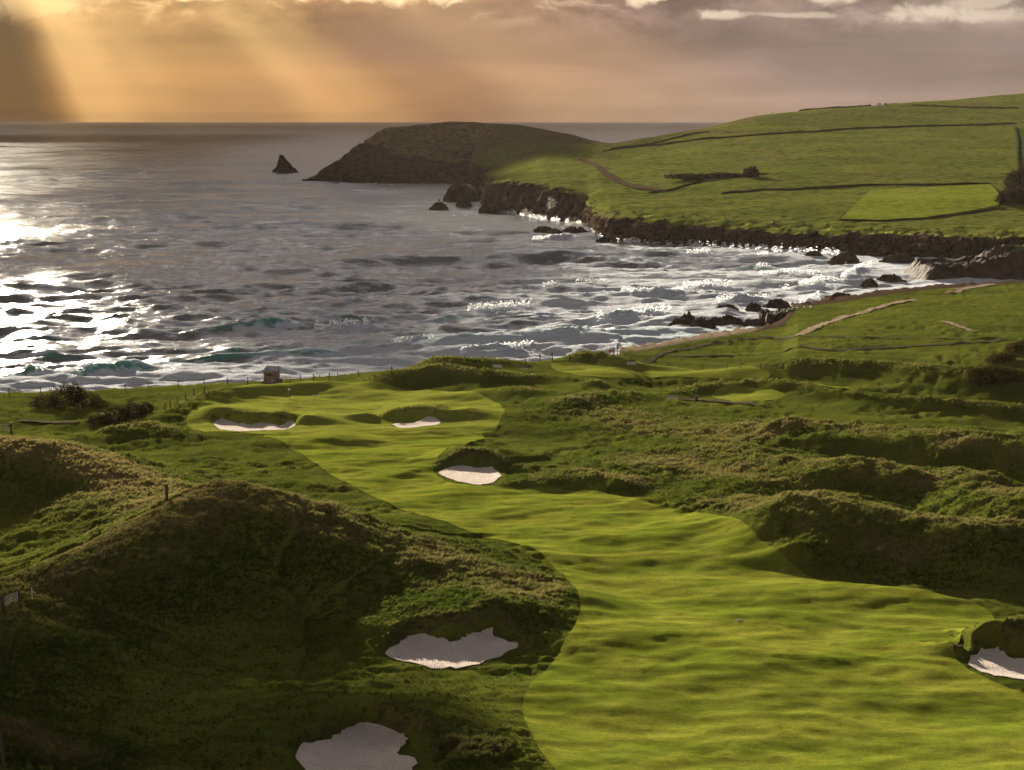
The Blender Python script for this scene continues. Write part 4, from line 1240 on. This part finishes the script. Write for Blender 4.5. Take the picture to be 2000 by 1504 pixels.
def bush(name, loc, blobs, n, size, mat, label, cat='bush', group=None, seed=0, stems=4):
    pr = dict(label=label, category=cat)
    if group: pr['group'] = group
    o = empty(name, loc, 0, **pr)
    leaf_cloud('crown', blobs, n, size, mat, o, seed)
    r = random.Random(seed)
    for i in range(stems):
        bm = bmesh.new()
        b = blobs[i % len(blobs)]
        a = Vector((b[0] * .6 + r.uniform(-.3, .3), b[1] * .6, -.3)); c = Vector((b[0] + b[3] * r.uniform(-.4, .4), b[1], b[2] + b[5] * .5))
        d = c - a
        M = Matrix.Translation((a + c) / 2) @ d.to_track_quat('Z', 'Y').to_matrix().to_4x4()
        bmesh.ops.create_cone(bm, cap_ends=True, segments=6, radius1=.14, radius2=.03, depth=d.length, matrix=M)
        me = bpy.data.meshes.new('trunk'); bm.to_mesh(me); bm.free()
        link('trunk', me, M_BARK, o)
    return o
def gpos(px, py, dz=0.0):
    X_, Y_ = hit(px, py, h1)
    return Vector((X_, Y_, float(h1(np.array([X_]), np.array([Y_]))[0]) + dz))
B_ = 'dark thorn bushes behind the left dune'
bush('thorn_bush', gpos(130, 797), [(-3.2, 0, .9, 2.4, 1.8, 1.1), (0, 0, 1.6, 2.6, 2.0, 1.9), (1.4, 0, 2.2, 1.6, 1.4, 1.5), (3.4, 0, 1.1, 2.0, 1.6, 1.2), (5.0, 0, .6, 1.5, 1.3, .7)], 9000, .14, M_THORN,
     'tall windswept dark thorn bush at the shore behind the left dune', group=B_, seed=2)
bush('thorn_bush', gpos(235, 828), [(-3, 0, .6, 1.7, 1.5, .8), (-.5, .5, 1.2, 2.2, 1.8, 1.2), (1.8, 1, 1.6, 1.9, 1.6, 1.3), (3.5, 1.5, 1.9, 1.2, 1.2, 1.0)], 8000, .13, M_THORN,
     'brown thorn bush rising to the right in front of the fence line', group=B_, seed=3)
bush('hedge', gpos(1944, 748), [(-3.4, 0, 1.2, 1.3, 1.5, 1.5), (-1.8, 0, 1.3, 1.4, 1.5, 1.6), (0, 0, 1.3, 1.5, 1.5, 1.6), (1.8, 0, 1.2, 1.4, 1.5, 1.5), (3.4, 0, 1.1, 1.3, 1.4, 1.3)], 12000, .13, M_HEDGE,
     'squared dark hedge end at the right edge of the course', 'hedge', None, 4, 5)
def near_hedge(pts, name, label, seed, r0=1.3, hgt=1.5):
    P = [gpos(*p) for p in pts]
    c = P[0]
    bl = []
    for a, b in zip(P[:-1], P[1:]):
        n = max(1, int((b - a).length / 1.6))
        for j in range(n):
            q = a.lerp(b, j / n) - c
            bl.append((q.x, q.y, q.z + hgt * .5, r0, r0, hgt * .65))
    return bush(name, c, bl, 700 * len(bl), .16, M_HEDGE, label, 'hedge', None, seed, 3)
near_hedge([(1938, 712), (1960, 706), (1978, 700)], 'hedge', 'short orange tinged hedge stepping up behind the dark hedge', 5)
near_hedge([(1975, 690), (2000, 680), (2040, 668)], 'hedge', 'brown topped hedge leaving the right edge of the picture', 6)
def far_bush(px, py, rx, rz, label, seed, name='hill_bush', n=2500, sz=.5):
    p = on_far(px, py)
    bush(name, p, [(-rx * .4, 0, rz * .4, rx * .6, rx * .5, rz * .6), (rx * .3, 0, rz * .6, rx * .6, rx * .5, rz * .6), (rx * .7, 0, rz * .35, rx * .4, rx * .4, rz * .5)], n, sz, M_THORN, label, 'bush', 'dark bushes on the far hill', seed)
far_bush(1467, 346, 4, 4.5, 'round dark bush standing alone in the big hill field', 11)
far_bush(1988, 372, 7, 9, 'tall dark bush at the corner of the bright green field', 12, n=5000)
far_bush(1976, 398, 7, 6, 'lower dark bush under the tall one by the bright green field', 13, n=5000)
far_bush(1990, 352, 4, 4, 'small upper bush above the tall one at the field corner', 14)
p = on_far(1410, 346)
bush('bramble_patch', p, [(-16, 0, .3, 12, 5, 1.3), (2, 0, .5, 14, 5, 1.6), (18, 3, .4, 9, 4, 1.5)], 6000, .7, M_THORN, 'long flat dark bramble patch left of the lone hill bush', 'bush', None, 15)

# ------------------------------------------------------------------ hut
def hut():
    g = gpos(531, 749)
    base = Vector((g.x, g.y, g.z))
    o = empty('lookout_hut', base, math.radians(-12), label='small brown boarded lookout hut with pale grey sloping roof on the shore', category='hut')
    w, d, h = 2.5, 2.0, 2.1
    o.scale = (.86, .86, .76)
    # stone base
    bm = bmesh.new()
    boxes('stone_base', [(-.1, 0, .2, w + .3, d + .2, 1.0)], M_STONE, o)
    zb = .7
    n = 9
    for i in range(n):      # boards of the wall that faces the course
        boxes('board', [(0, -d / 2 - .01 * (i % 2), zb + (i + .5) * h / n, w, .05, h / n - .012)], M_BOARD, o)
    boxes('wall', [(-w / 2 + .03, 0, zb + h / 2, .06, d - .1, h)], M_BOARD, o)
    boxes('wall', [(w / 2 - .03, 0, zb + h / 2, .06, d - .1, h)], M_BOARD, o)
    boxes('wall', [(0, d / 2, zb + h / 2 + .12, w, .06, h + .25)], M_BOARD, o)
    # mono-pitch roof, higher at the sea side
    R = Matrix.Rotation(math.radians(17), 3, 'X')
    boxes('roof', [(0, 0, zb + h + .36, w + .45, d + .8, .07, R)], M_ROOF, o)
    boxes('fascia', [(0, -d / 2 - .42, zb + h + .17, w + .45, .04, .16)], M_DARK, o)
    boxes('roof_vent', [(0, .0, zb + h + .46, .28, .2, .12)], M_DARK, o)
    boxes('solar_panel', [(-.8, -.35, zb + h + .36, .4, .3, .03, R)], M_DARK, o)
    boxes('sign_board', [(0, -d / 2 - .05, zb + h - .28, 1.3, .03, .24)], M_YELLOW, o)
    boxes('window', [(-.1, -d / 2 - .04, zb + h - .75, 1.2, .04, .38)], M_GLASS, o)
    boxes('notice', [(.45, -d / 2 - .05, zb + .12, .28, .03, .28)], M_WHITE, o)
    boxes('side_screen', [(w / 2 + .4, -.2, .75, .8, .06, .75)], M_BOARD, o)
    boxes('post', [(w / 2 + .82, -.2, .8, .13, .13, 1.3)], M_WOOD, o)
    boxes('step', [(-w / 2 - .35, -.3, .15, .6, .9, .5)], M_STONE, o)
    cyl('aerial', .018, .012, 4.2, Matrix.Translation((w / 2 - .1, .3, zb + h + 1.6)), M_DARK, o, 6)
hut()

# ------------------------------------------------------------------ fences, gates, posts
def fence(name, pts, hgt, label, thick=.11, wires=3, dz=0.0, mat=M_WOOD, hts=None):
    P = [gpos(*p) for p in pts]
    c = P[0].copy()
    o = empty(name, c, 0, label=label, category='fence')
    me = None
    for i, p in enumerate(P):
        hh = (hts[i] if hts else hgt) * random.uniform(.93, 1.06)
        q = p - c
        b = boxes('post', [(0, 0, hh / 2 - .2, thick, thick, hh + .4)], mat, o)
        b.location = q; b.rotation_euler = (random.uniform(-.05, .05), random.uniform(-.06, .06), random.uniform(0, 1))
    bm = bmesh.new()
    for a, b in zip(P[:-1], P[1:]):
        for w_ in range(wires):
            z_ = hgt * (.35 + .6 * w_ / max(1, wires - 1))
            A = a - c + Vector((0, 0, z_)); B = b - c + Vector((0, 0, z_)); d = B - A
            bmesh.ops.create_cone(bm, cap_ends=False, segments=4, radius1=.012, radius2=.012, depth=d.length, matrix=Matrix.Translation((A + B) / 2) @ d.to_track_quat('Z', 'Y').to_matrix().to_4x4())
    me = bpy.data.meshes.new('wire'); bm.to_mesh(me); bm.free()
    link('wire', me, M_WIRE, o)
    return o
fence('wire_fence', [(18, 771), (80, 769), (245, 762), (290, 759), (348, 756), (398, 753), (445, 751), (484, 749)], 1.15, 'wire fence on thin posts along the shore left of the hut')
fence('wire_fence', [(567, 746), (587, 745), (612, 743), (643, 740), (659, 739), (700, 736), (765, 727)], 1.1, 'wire fence on short posts just right of the hut')
fence('wire_fence', [(866, 722), (932, 722), (994, 714), (1026, 712), (1055, 705), (1079, 704), (1113, 706)], 1.25, 'wire fence behind the two benches above the surf', .14, hts=[1.1, 1.1, 1.0, 1.1, 1.3, 1.6, 1.3])
fence('wire_fence', [(400, 768), (379, 774), (362, 781), (347, 789), (333, 796), (322, 802)], 1.2, 'short post and wire fence climbing past the brown thorn bush', .13)
fence('wire_fence', [(1325, 722), (1372, 722), (1420, 721), (1446, 721), (1485, 722), (1530, 722)], 1.1, 'faint post fence along the tufty bank behind the far fairway', .09)
fence('wire_fence', [(1807, 729), (1851, 730), (1884, 735)], 1.1, 'three post fence by the squared dark hedge', .1, 2)
fence('rail_fence', [(234, 1080), (222, 1086), (208, 1093), (192, 1101), (175, 1109), (156, 1118), (128, 1130), (98, 1144)], .9, 'old rail fence running down the crest of the left dune', .10, 3)
fence('wire_fence', [(210, 944), (230, 948), (248, 952), (270, 956), (290, 960), (316, 965)], .8, 'row of thin posts in the dip behind the left dune', .06, 2)

def gate_post(px, py, h_, r_, label, name='wooden_post', mat=M_WOOD, group=None, lean=0.0):
    p = gpos(px, py)
    pr = dict(label=label, category='post')
    if group: pr['group'] = group
    o = cyl(name, r_, r_ * .92, h_ + .4, Matrix.Translation((0, 0, h_ / 2 - .2)), mat, None, 10, **pr)
    o.location = p; o.rotation_euler = (0, lean, 0)
    return o
gate_post(326, 980, 1.5, .16, 'stout grey post standing alone behind the left dune crest')
gate_post(318, 979, 1.3, .05, 'thin pale post just left of the stout grey post', mat=M_PALE)
gate_post(8, 1500, 3.2, .11, 'dark leaning post in the bottom left corner', lean=-.08)
gate_post(63, 1171, 1.0, .05, 'thin white topped post right of the dune gate', mat=M_PALE)

def gate(A, B, h_, label, left_post=True, n=5, mat=M_PALE, name='field_gate', pr=.13):
    a, b = gpos(*A), gpos(*B)
    o = empty(name, a, 0, label=label, category='gate')
    d = b - a
    L = d.length
    for q, nm in ((Vector((0, 0, 0)), 'post'), (d, 'post')):
        c_ = cyl('post', pr, pr * .95, h_ + .6, Matrix.Translation((0, 0, (h_ + .6) / 2 - .4)), M_WOOD, o, 10)
        c_.location = q
    u = d.normalized()
    for i in range(n):
        z_ = .25 + (h_ - .3) * i / (n - 1)
        A_ = u * .25 + Vector((0, 0, z_)); B_2 = d - u * .25 + Vector((0, 0, z_)); m_ = (A_ + B_2) / 2; dd = B_2 - A_
        boxes('rail', [(*m_, .04, .05, dd.length, dd.to_track_quat('Z', 'Y').to_matrix())], mat, o)
    for f in (.08, .5, .92):
        m_ = d * f
        boxes('stile', [(m_.x, m_.y, m_.z + h_ / 2 + .1, .04, .04, h_ - .1)], mat, o)
    return o
gate((6, 1190), (37, 1178), 1.0, 'pale five bar gate between dark posts on the left dune')
gate((-6, 846), (22, 845), 1.2, 'dark field gate at the left edge on top of the heathy ridge', mat=M_WOOD, pr=.12)

# ------------------------------------------------------------------ benches, bin, markers
def bench(px, py, rz, label, pale=False, w=1.6):
    o = empty('bench', gpos(px, py), rz, label=label, category='bench', group='benches beside the course')
    m_ = M_WOOD if not pale else simple('silvered_wood', (.26, .23, .20), (.18, .16, .14), .8, 8.0)
    for i in range(3): boxes('seat_slat', [(0, -.05 - .14 * i, .45, w, .11, .04)], m_, o)
    for i in range(3): boxes('back_slat', [(0, .1 + .02 * i, .58 + .15 * i, w, .035, .12)], m_, o)
    for s in (-1, 1):
        boxes('leg', [(s * (w / 2 - .08), -.33, .2, .08, .08, .5)], m_, o)
        boxes('leg', [(s * (w / 2 - .08), .12, .45, .08, .08, 1.0)], m_, o)
        boxes('armrest', [(s * (w / 2 - .08), -.12, .68, .07, .5, .05)], m_, o)
    return o
bench(1024, 725, math.pi, 'dark wooden bench in full view above the surf')
bench(971, 722, math.pi - .3, 'pale bench half lost in the grass left of the dark bench', True)
bench(1234, 716, math.pi + .1, 'grey bench tucked under the tufty bank', True)
bench(1333 - 19, 784, math.pi, 'grey bench at the end of the path by the tee', True, 1.7)
p = gpos(1360, 784)
o = empty('litter_bin', p, 0, label='small dark bin beside the path right of the tee bench', category='bin')
cyl('bin_body', .2, .23, .75, Matrix.Translation((0, 0, .4)), M_DARK, o, 12)
cyl('bin_lid', .25, .2, .08, Matrix.Translation((0, 0, .82)), M_WOOD, o, 12)
o = boxes('yardage_board', [(0, 0, .07, .34, .04, .12)], M_WHITE, None, label='small white marker board lying on the fairway', category='marker')
o.location = gpos(1443, 1213)
o.location.z += .05
p = gpos(563, 777)
o = empty('flagstick', p, 0, label='white flagstick standing on the green', category='flag')
cyl('pole', .02, .018, 1.5, Matrix.Translation((0, 0, .75)), M_WHITE, o, 6)
boxes('flag', [(.16, 0, 1.33, .34, .02, .24, Matrix.Rotation(.3, 3, 'Y'))], M_WHITE, o)
o = boxes('tee_marker', [(0, 0, .15, .14, .14, .3)], M_WHITE, None, label='tiny white marker right of the flagstick on the green', category='marker')
o.location = gpos(613, 775)
# shore sign post
p = gpos(1206, 697)
o = empty('sign_post', p, 0, label='tall grey post with a narrow board at the beach access', category='sign')
cyl('post', .09, .09, 2.3, Matrix.Translation((0, 0, 1.0)), M_PALE, o, 8)
boxes('board', [(0, -.1, 1.75, .34, .05, .75)], simple('grey_board', (.2, .2, .21), None, .6), o)
cyl('lifebuoy', .3, .3, .08, Matrix.Translation((.55, -.05, .95)) @ Matrix.Rotation(math.pi / 2, 4, 'X'), M_PALE, o, 16)
boxes('rail', [(-.4, 0, .95, 1.2, .06, .07)], M_PALE, o)

# ------------------------------------------------------------------ people at the beach access
def person(loc, rz, label, jacket, trousers, lean=.25, seed=0):
    o = empty('person', loc, rz, label=label, category='person', group='walkers at the beach access')
    def skin(name, V_, E_, R_, mat, sub=1):
        me = bpy.data.meshes.new(name); me.from_pydata(V_, E_, []); me.update()
        ob = link(name, me, mat, o)
        md = ob.modifiers.new('skin', 'SKIN')
        for i, r in enumerate(R_):
            me.skin_vertices[0].data[i].radius = (r, r * .85)
        me.skin_vertices[0].data[0].use_root = True
        ob.modifiers.new('sub', 'SUBSURF').levels = sub
        ob.modifiers['sub'].render_levels = sub
        return ob
    a = lean
    def up(x, y, z):   # lean the upper body forward about the hip
        dz = z - .92
        return (x, y - math.sin(a) * dz, .92 + math.cos(a) * dz)
    V_ = [(0, 0, .92), up(0, 0, 1.15), up(0, .0, 1.38), up(0, 0, 1.47), up(0, -.03, 1.56), up(0, -.04, 1.68),
          (-.1, 0, .86), (-.11, -.12, .5), (-.11, .02, .09), (-.11, -.14, .04),
          (.1, 0, .86), (.12, .06, .5), (.12, .2, .09), (.12, .06, .04),
          up(-.2, 0, 1.38), up(-.27, -.04, 1.12), up(-.24, -.2, .93), up(.2, 0, 1.38), up(.27, -.02, 1.12), up(.25, -.16, .92)]
    E_ = [(0, 1), (1, 2), (2, 3), (3, 4), (4, 5), (0, 6), (6, 7), (7, 8), (8, 9), (0, 10), (10, 11), (11, 12), (12, 13), (2, 14), (14, 15), (15, 16), (2, 17), (17, 18), (18, 19)]
    R_ = [.14, .13, .15, .06, .09, .085, .09, .065, .045, .04, .09, .065, .045, .04, .065, .05, .04, .065, .05, .04]
    skin('body', V_, E_, R_, M_SKIN)
    # jacket and trousers follow the body
    J = [0, 1, 2, 14, 15, 17, 18]
    VJ = [V_[0], V_[1], V_[2], V_[14], V_[15], tuple(Vector(V_[15]).lerp(Vector(V_[16]), .85)), V_[17], V_[18], tuple(Vector(V_[18]).lerp(Vector(V_[19]), .85))]
    skin('jacket', VJ, [(0, 1), (1, 2), (2, 3), (3, 4), (4, 5), (2, 6), (6, 7), (7, 8)], [.175, .165, .175, .09, .07, .06, .09, .07, .06], jacket)
    VT = [V_[0], V_[6], V_[7], V_[8], V_[10], V_[11], V_[12]]
    skin('trousers', VT, [(0, 1), (1, 2), (2, 3), (0, 4), (4, 5), (5, 6)], [.155, .105, .08, .065, .105, .08, .065], trousers)
    bm = bmesh.new(); hd = up(0, -.01, 1.68)
    bmesh.ops.create_icosphere(bm, subdivisions=2, radius=.115, matrix=Matrix.Translation((hd[0], hd[1] + .02, hd[2] + .03)) @ Matrix.Diagonal((.95, 1.1, .95, 1)))
    me = bpy.data.meshes.new('hair'); bm.to_mesh(me); bm.free(); link('hair', me, M_HAIR, o)
person(gpos(1191, 698), .6, 'person in a red jacket and pale trousers leaning forward by the post', M_RED, M_PALECLOTH, .45)
person(gpos(1198, 697), -.5, 'person in a grey jacket standing between the red jacket and the post', M_GREYCLOTH, M_NAVY, .15)

# ------------------------------------------------------------------ vehicles and walkers on the skyline
def van(px, py, rz, label, paint, s=1.0):
    p = on_far(px, py)
    o = empty('parked_van', p, rz, label=label, category='van')
    o.scale = (s, s, s)
    prof = [(-2.4, .35), (-2.4, 1.0), (-2.3, 2.15), (-2.1, 2.3), (1.0, 2.3), (1.35, 2.15), (1.85, 1.35), (2.45, 1.15), (2.5, .35)]
    bm = bmesh.new()
    A = [bm.verts.new((x, -.95, z)) for x, z in prof]; B = [bm.verts.new((x, .95, z)) for x, z in prof]
    n = len(prof)
    bm.faces.new(A[::-1]); bm.faces.new(B)
    for i in range(n): bm.faces.new((A[i], A[(i + 1) % n], B[(i + 1) % n], B[i]))
    bmesh.ops.recalc_face_normals(bm, faces=bm.faces)
    bmesh.ops.bevel(bm, geom=bm.edges[:], offset=.06, segments=2, affect='EDGES')
    me = bpy.data.meshes.new('body'); bm.to_mesh(me); bm.free()
    link('body', me, paint, o)
    for s_ in (-1, 1):
        boxes('window', [(-.4, s_ * .955, 1.65, 2.4, .02, .5)], M_GLASS, o)
        for x in (-1.5, 1.6):
            cyl('wheel', .36, .36, .25, Matrix.Translation((x, s_ * .86, .36)) @ Matrix.Rotation(math.pi / 2, 4, 'X'), M_DARK, o, 14)
    boxes('windscreen', [(1.63, 0, 1.75, .03, 1.6, .75, Matrix.Rotation(math.radians(-32), 3, 'Y'))], M_GLASS, o)
van(1718, 207, .35, 'white van parked on the skyline', M_WHITE)
van(1731, 206, 1.3, 'dark blue van parked right of the white van', simple('dark_blue_paint', (.05, .05, .10), None, .35, 3, .5), .95)
def walker_far(px, py, label):
    o = empty('person', on_far(px, py), 0, label=label, category='person', group='tiny walkers on the skyline')
    me = bpy.data.meshes.new('body')
    me.from_pydata([(0, 0, .9), (0, 0, 1.4), (0, 0, 1.6), (0, 0, 1.72), (-.12, 0, .45), (-.13, 0, .05), (.12, .1, .45), (.14, .25, .05), (-.24, 0, 1.35), (-.3, 0, .95), (.24, 0, 1.35), (.3, 0, .95)],
                   [(0, 1), (1, 2), (2, 3), (0, 4), (4, 5), (0, 6), (6, 7), (1, 8), (8, 9), (1, 10), (10, 11)], [])
    ob = link('body', me, M_NAVY, o)
    ob.modifiers.new('skin', 'SKIN')
    for i, r in enumerate([.18, .18, .09, .11, .09, .06, .09, .06, .08, .05, .08, .05]): me.skin_vertices[0].data[i].radius = (r, r)
    me.skin_vertices[0].data[0].use_root = True
    ob.modifiers.new('sub', 'SUBSURF').levels = 1
walker_far(1739, 205, 'tiny figure nearest the parked vans on the skyline')
walker_far(1743, 205, 'tiny figure second from the parked vans')
walker_far(1747, 205, 'tiny figure of a close pair right of the vans')
walker_far(1750, 204, 'rightmost tiny figure by the vans')
walker_far(1508, 222, 'lone tiny figure on the left part of the skyline')
walker_far(1958, 187, 'tiny figure on the highest skyline at far right')

# ------------------------------------------------------------------ blown spray where the swell hits the rocks
def spray_mat():
    m, t = material('sea_spray')
    mx = t.new('ShaderNodeMixShader'); mx.inputs[0].default_value = .95
    tr = t.new('ShaderNodeBsdfTransparent')
    tl = t.new('ShaderNodeBsdfTranslucent'); tl.inputs[0].default_value = (.6, .56, .52, 1)
    t.l.new(tl.outputs[0], mx.inputs[1]); t.l.new(tr.outputs[0], mx.inputs[2])
    t.l.new(mx.outputs[0], t.out.inputs[0])
    return m
M_SPRAY = spray_mat()
for i, (px, py, rx, rz, n) in enumerate([(908, 362, 7, 6, 1600), (925, 388, 6, 6, 900), (1082, 428, 4.5, 8, 1500), (1035, 424, 5, 3, 700), (1118, 447, 5, 4, 700), (1180, 455, 9, 3, 600), (1250, 622, 1.6, 2.2, 700)]):
    X_, Y_ = plane(px, py, 0)
    o = leaf_cloud('sea_spray', [(0, 0, rz * .35, rx, rx * .4, rz * .8), (-rx * .3, 0, rz * .9, rx * .5, rx * .3, rz * .6)], int(n * .3), .75 if px < 1200 else .2, M_SPRAY, None, 60 + i, kind='stuff')
    o.location = (X_, Y_ - 1, 0)

# foam thrown up along the breaking crests
M_FOAM = leaf_mat('tumbling_foam', (.80, .82, .86), (.86, .87, .88), .5)
fr_ = np.random.default_rng(77)
FC, FS = [], []
for pts, H_, fo_ in BREAK:
    if fo_ < .35: continue
    W_ = np.array([plane(p[0], p[1], 0) for p in pts])
    for a, b in zip(W_[:-1], W_[1:]):
        L_ = np.hypot(*(b - a)); n = int(L_ * 26 * fo_)
        q = fr_.uniform(0, 1, n)
        x_ = a[0] + q * (b[0] - a[0]); y_ = a[1] + q * (b[1] - a[1])
        y_ = y_ - perlin(x_ / 9, y_ / 9) * 1.6
        back = np.abs(fr_.normal(0, 1.5, n)); k = fr_.uniform(0, 1, n) < sstep(-.35, .3, perlin(x_ / 6, y_ / 30 + 3) + (fo_ - .5))
        zt_ = H_ * np.exp(-(back / 2.0) ** 2) * fr_.uniform(.3, 1.15, n) + .25
        FC.append(np.stack([x_, y_ - back, zt_], 1)[k]); FS.append(fr_.uniform(.10, .32, k.sum()))
# wash along the cliffs and reefs
for (px0, px1, pf) in [(1125, 1640, FARC), (940, 1110, FARC)]:
    n = 2600
    pxs = fr_.uniform(px0, px1, n)
    tt_ = np.interp(pxs, fpx, FT[:, 0]); dd_ = np.interp(pxs, fpx, FD[:, 0]) - np.abs(fr_.normal(0, 5, n)) + 2
    k = perlin(pxs / 14.0, pxs * 0 + 5) > -.1
    FC.append(np.stack([tt_ * dd_, dd_, np.abs(fr_.normal(.2, .7, n))], 1)[k]); FS.append(fr_.uniform(.15, .5, k.sum()))
FC = np.concatenate(FC); FS = np.concatenate(FS)[:, None]
a_ = fr_.normal(size=FC.shape); a_ /= np.linalg.norm(a_, axis=1)[:, None]
b_ = np.cross(a_, fr_.normal(size=FC.shape)); b_ /= np.linalg.norm(b_, axis=1)[:, None]
a_[:, 0] *= 1.8
V_ = np.stack([FC - a_ * FS, FC + b_ * FS * .7, FC + a_ * FS, FC - b_ * FS * .7], 1).reshape(-1, 3)
link('breaker_foam', mesh_np('breaker_foam', V_, np.arange(len(V_)).reshape(-1, 4), smooth=False), M_FOAM, kind='stuff')

# ------------------------------------------------------------------ haze
def haze():
    m, t = material('sea_haze')
    pv = t.new('ShaderNodeVolumePrincipled')
    pv.inputs['Color'].default_value = (1.0, .88, .80, 1)
    pv.inputs['Density'].default_value = HAZE_D
    pv.inputs['Anisotropy'].default_value = .25
    t.l.new(pv.outputs[0], t.out.inputs['Volume'])
    b = boxes('haze', [(0, 10400, 44, 24000, 21200, 98)], m, None, kind='stuff')
    return b
HAZE_D = 1.2e-5
haze()

# ------------------------------------------------------------------ unseen cloud banks added to shade sea, headland and foreground
def shade_cloud_mat(thin=.11):
    m, t = material('shade_cloud_skin')
    n = t.noise(t.new('ShaderNodeTexCoord').outputs['Object'], .004, 5, .6)
    mx = t.new('ShaderNodeMixShader'); mx.inputs[0].default_value = thin      # thin enough to let a little sun through
    tr = t.new('ShaderNodeBsdfTransparent')
    t.l.new(diffuse(t, t.mix(n, (.42, .41, .42), (.62, .60, .60))), mx.inputs[1]); t.l.new(tr.outputs[0], mx.inputs[2])
    t.l.new(mx.outputs[0], t.out.inputs[0])
    return m
M_SHADE_CLOUD = shade_cloud_mat()
M_SHADE_CLOUD_THICK = shade_cloud_mat(.03)
KX, KY = sv.x / sv.z, sv.y / sv.z
def shade_cloud(x0, x1, y0, y1, base, label, seed, thick=90, ragged=.35, holes=.0):
    """lumpy closed bank, added out of view, whose shadow falls on x0..x1, y0..y1 of the sea"""
    cx_, cy_ = (x0 + x1) / 2 + KX * base, (y0 + y1) / 2 + KY * base
    rx, ry = (x1 - x0) / 2, (y1 - y0) / 2
    n = 130
    u, v = np.meshgrid(np.linspace(-1.3, 1.3, n), np.linspace(-1.3, 1.3, n))
    X_ = cx_ + u * rx; Y_ = cy_ + v * ry
    fs_ = min(260, max(rx, ry) * .35)
    f = fbm(X_ / fs_ + seed, Y_ / fs_, 5, .6)
    r = (np.abs(u) ** 16 + np.abs(v) ** 16) ** (1 / 16)
    kq = min(rx, ry) / min(160, max(rx, ry) * .5)
    dz = (1.0 - r) * kq + ragged * f
    keep = dz > 0
    d = np.sqrt(np.clip(dz, 0, 1))
    top = base + thick * d * (1 + .5 * f); bot = base - thick * .25 * d
    idx = -np.ones(n * n, int); kf = keep.ravel()
    co = []; k_ = np.flatnonzero(kf)
    # closed: upper and lower sheet share the rim by meeting at zero thickness
    q = grid_quads(n, n); q = q[kf[q].all(1)]
    co = np.concatenate([np.stack([X_.ravel(), Y_.ravel(), top.ravel()], 1), np.stack([X_.ravel(), Y_.ravel(), bot.ravel()], 1)])
    Q = np.concatenate([q, q[:, ::-1] + n * n])
    used = np.unique(Q); mp = np.zeros(len(co), int); mp[used] = np.arange(len(used))
    return link('shade_cloud', mesh_np('shade_cloud', co[used], mp[Q]), M_SHADE_CLOUD_THICK if base > 1000 else M_SHADE_CLOUD, kind='structure')
shade_cloud(-3200, -12, 730, 4700, 560, '', 1, ragged=.7)
shade_cloud(-112, -45, 430, 800, 520, '', 3, 30, .25)
shade_cloud(-190, 130, 1150, 1750, 540, '', 2, 50, .2)
shade_cloud(-9500, 6500, 4300, 20500, 2150, '', 4, 200, .06)
shade_cloud(-85, 9, -10, 99, 125, '', 6, 8, .12)  # low unseen bank added only to shade the left foreground and bunkers
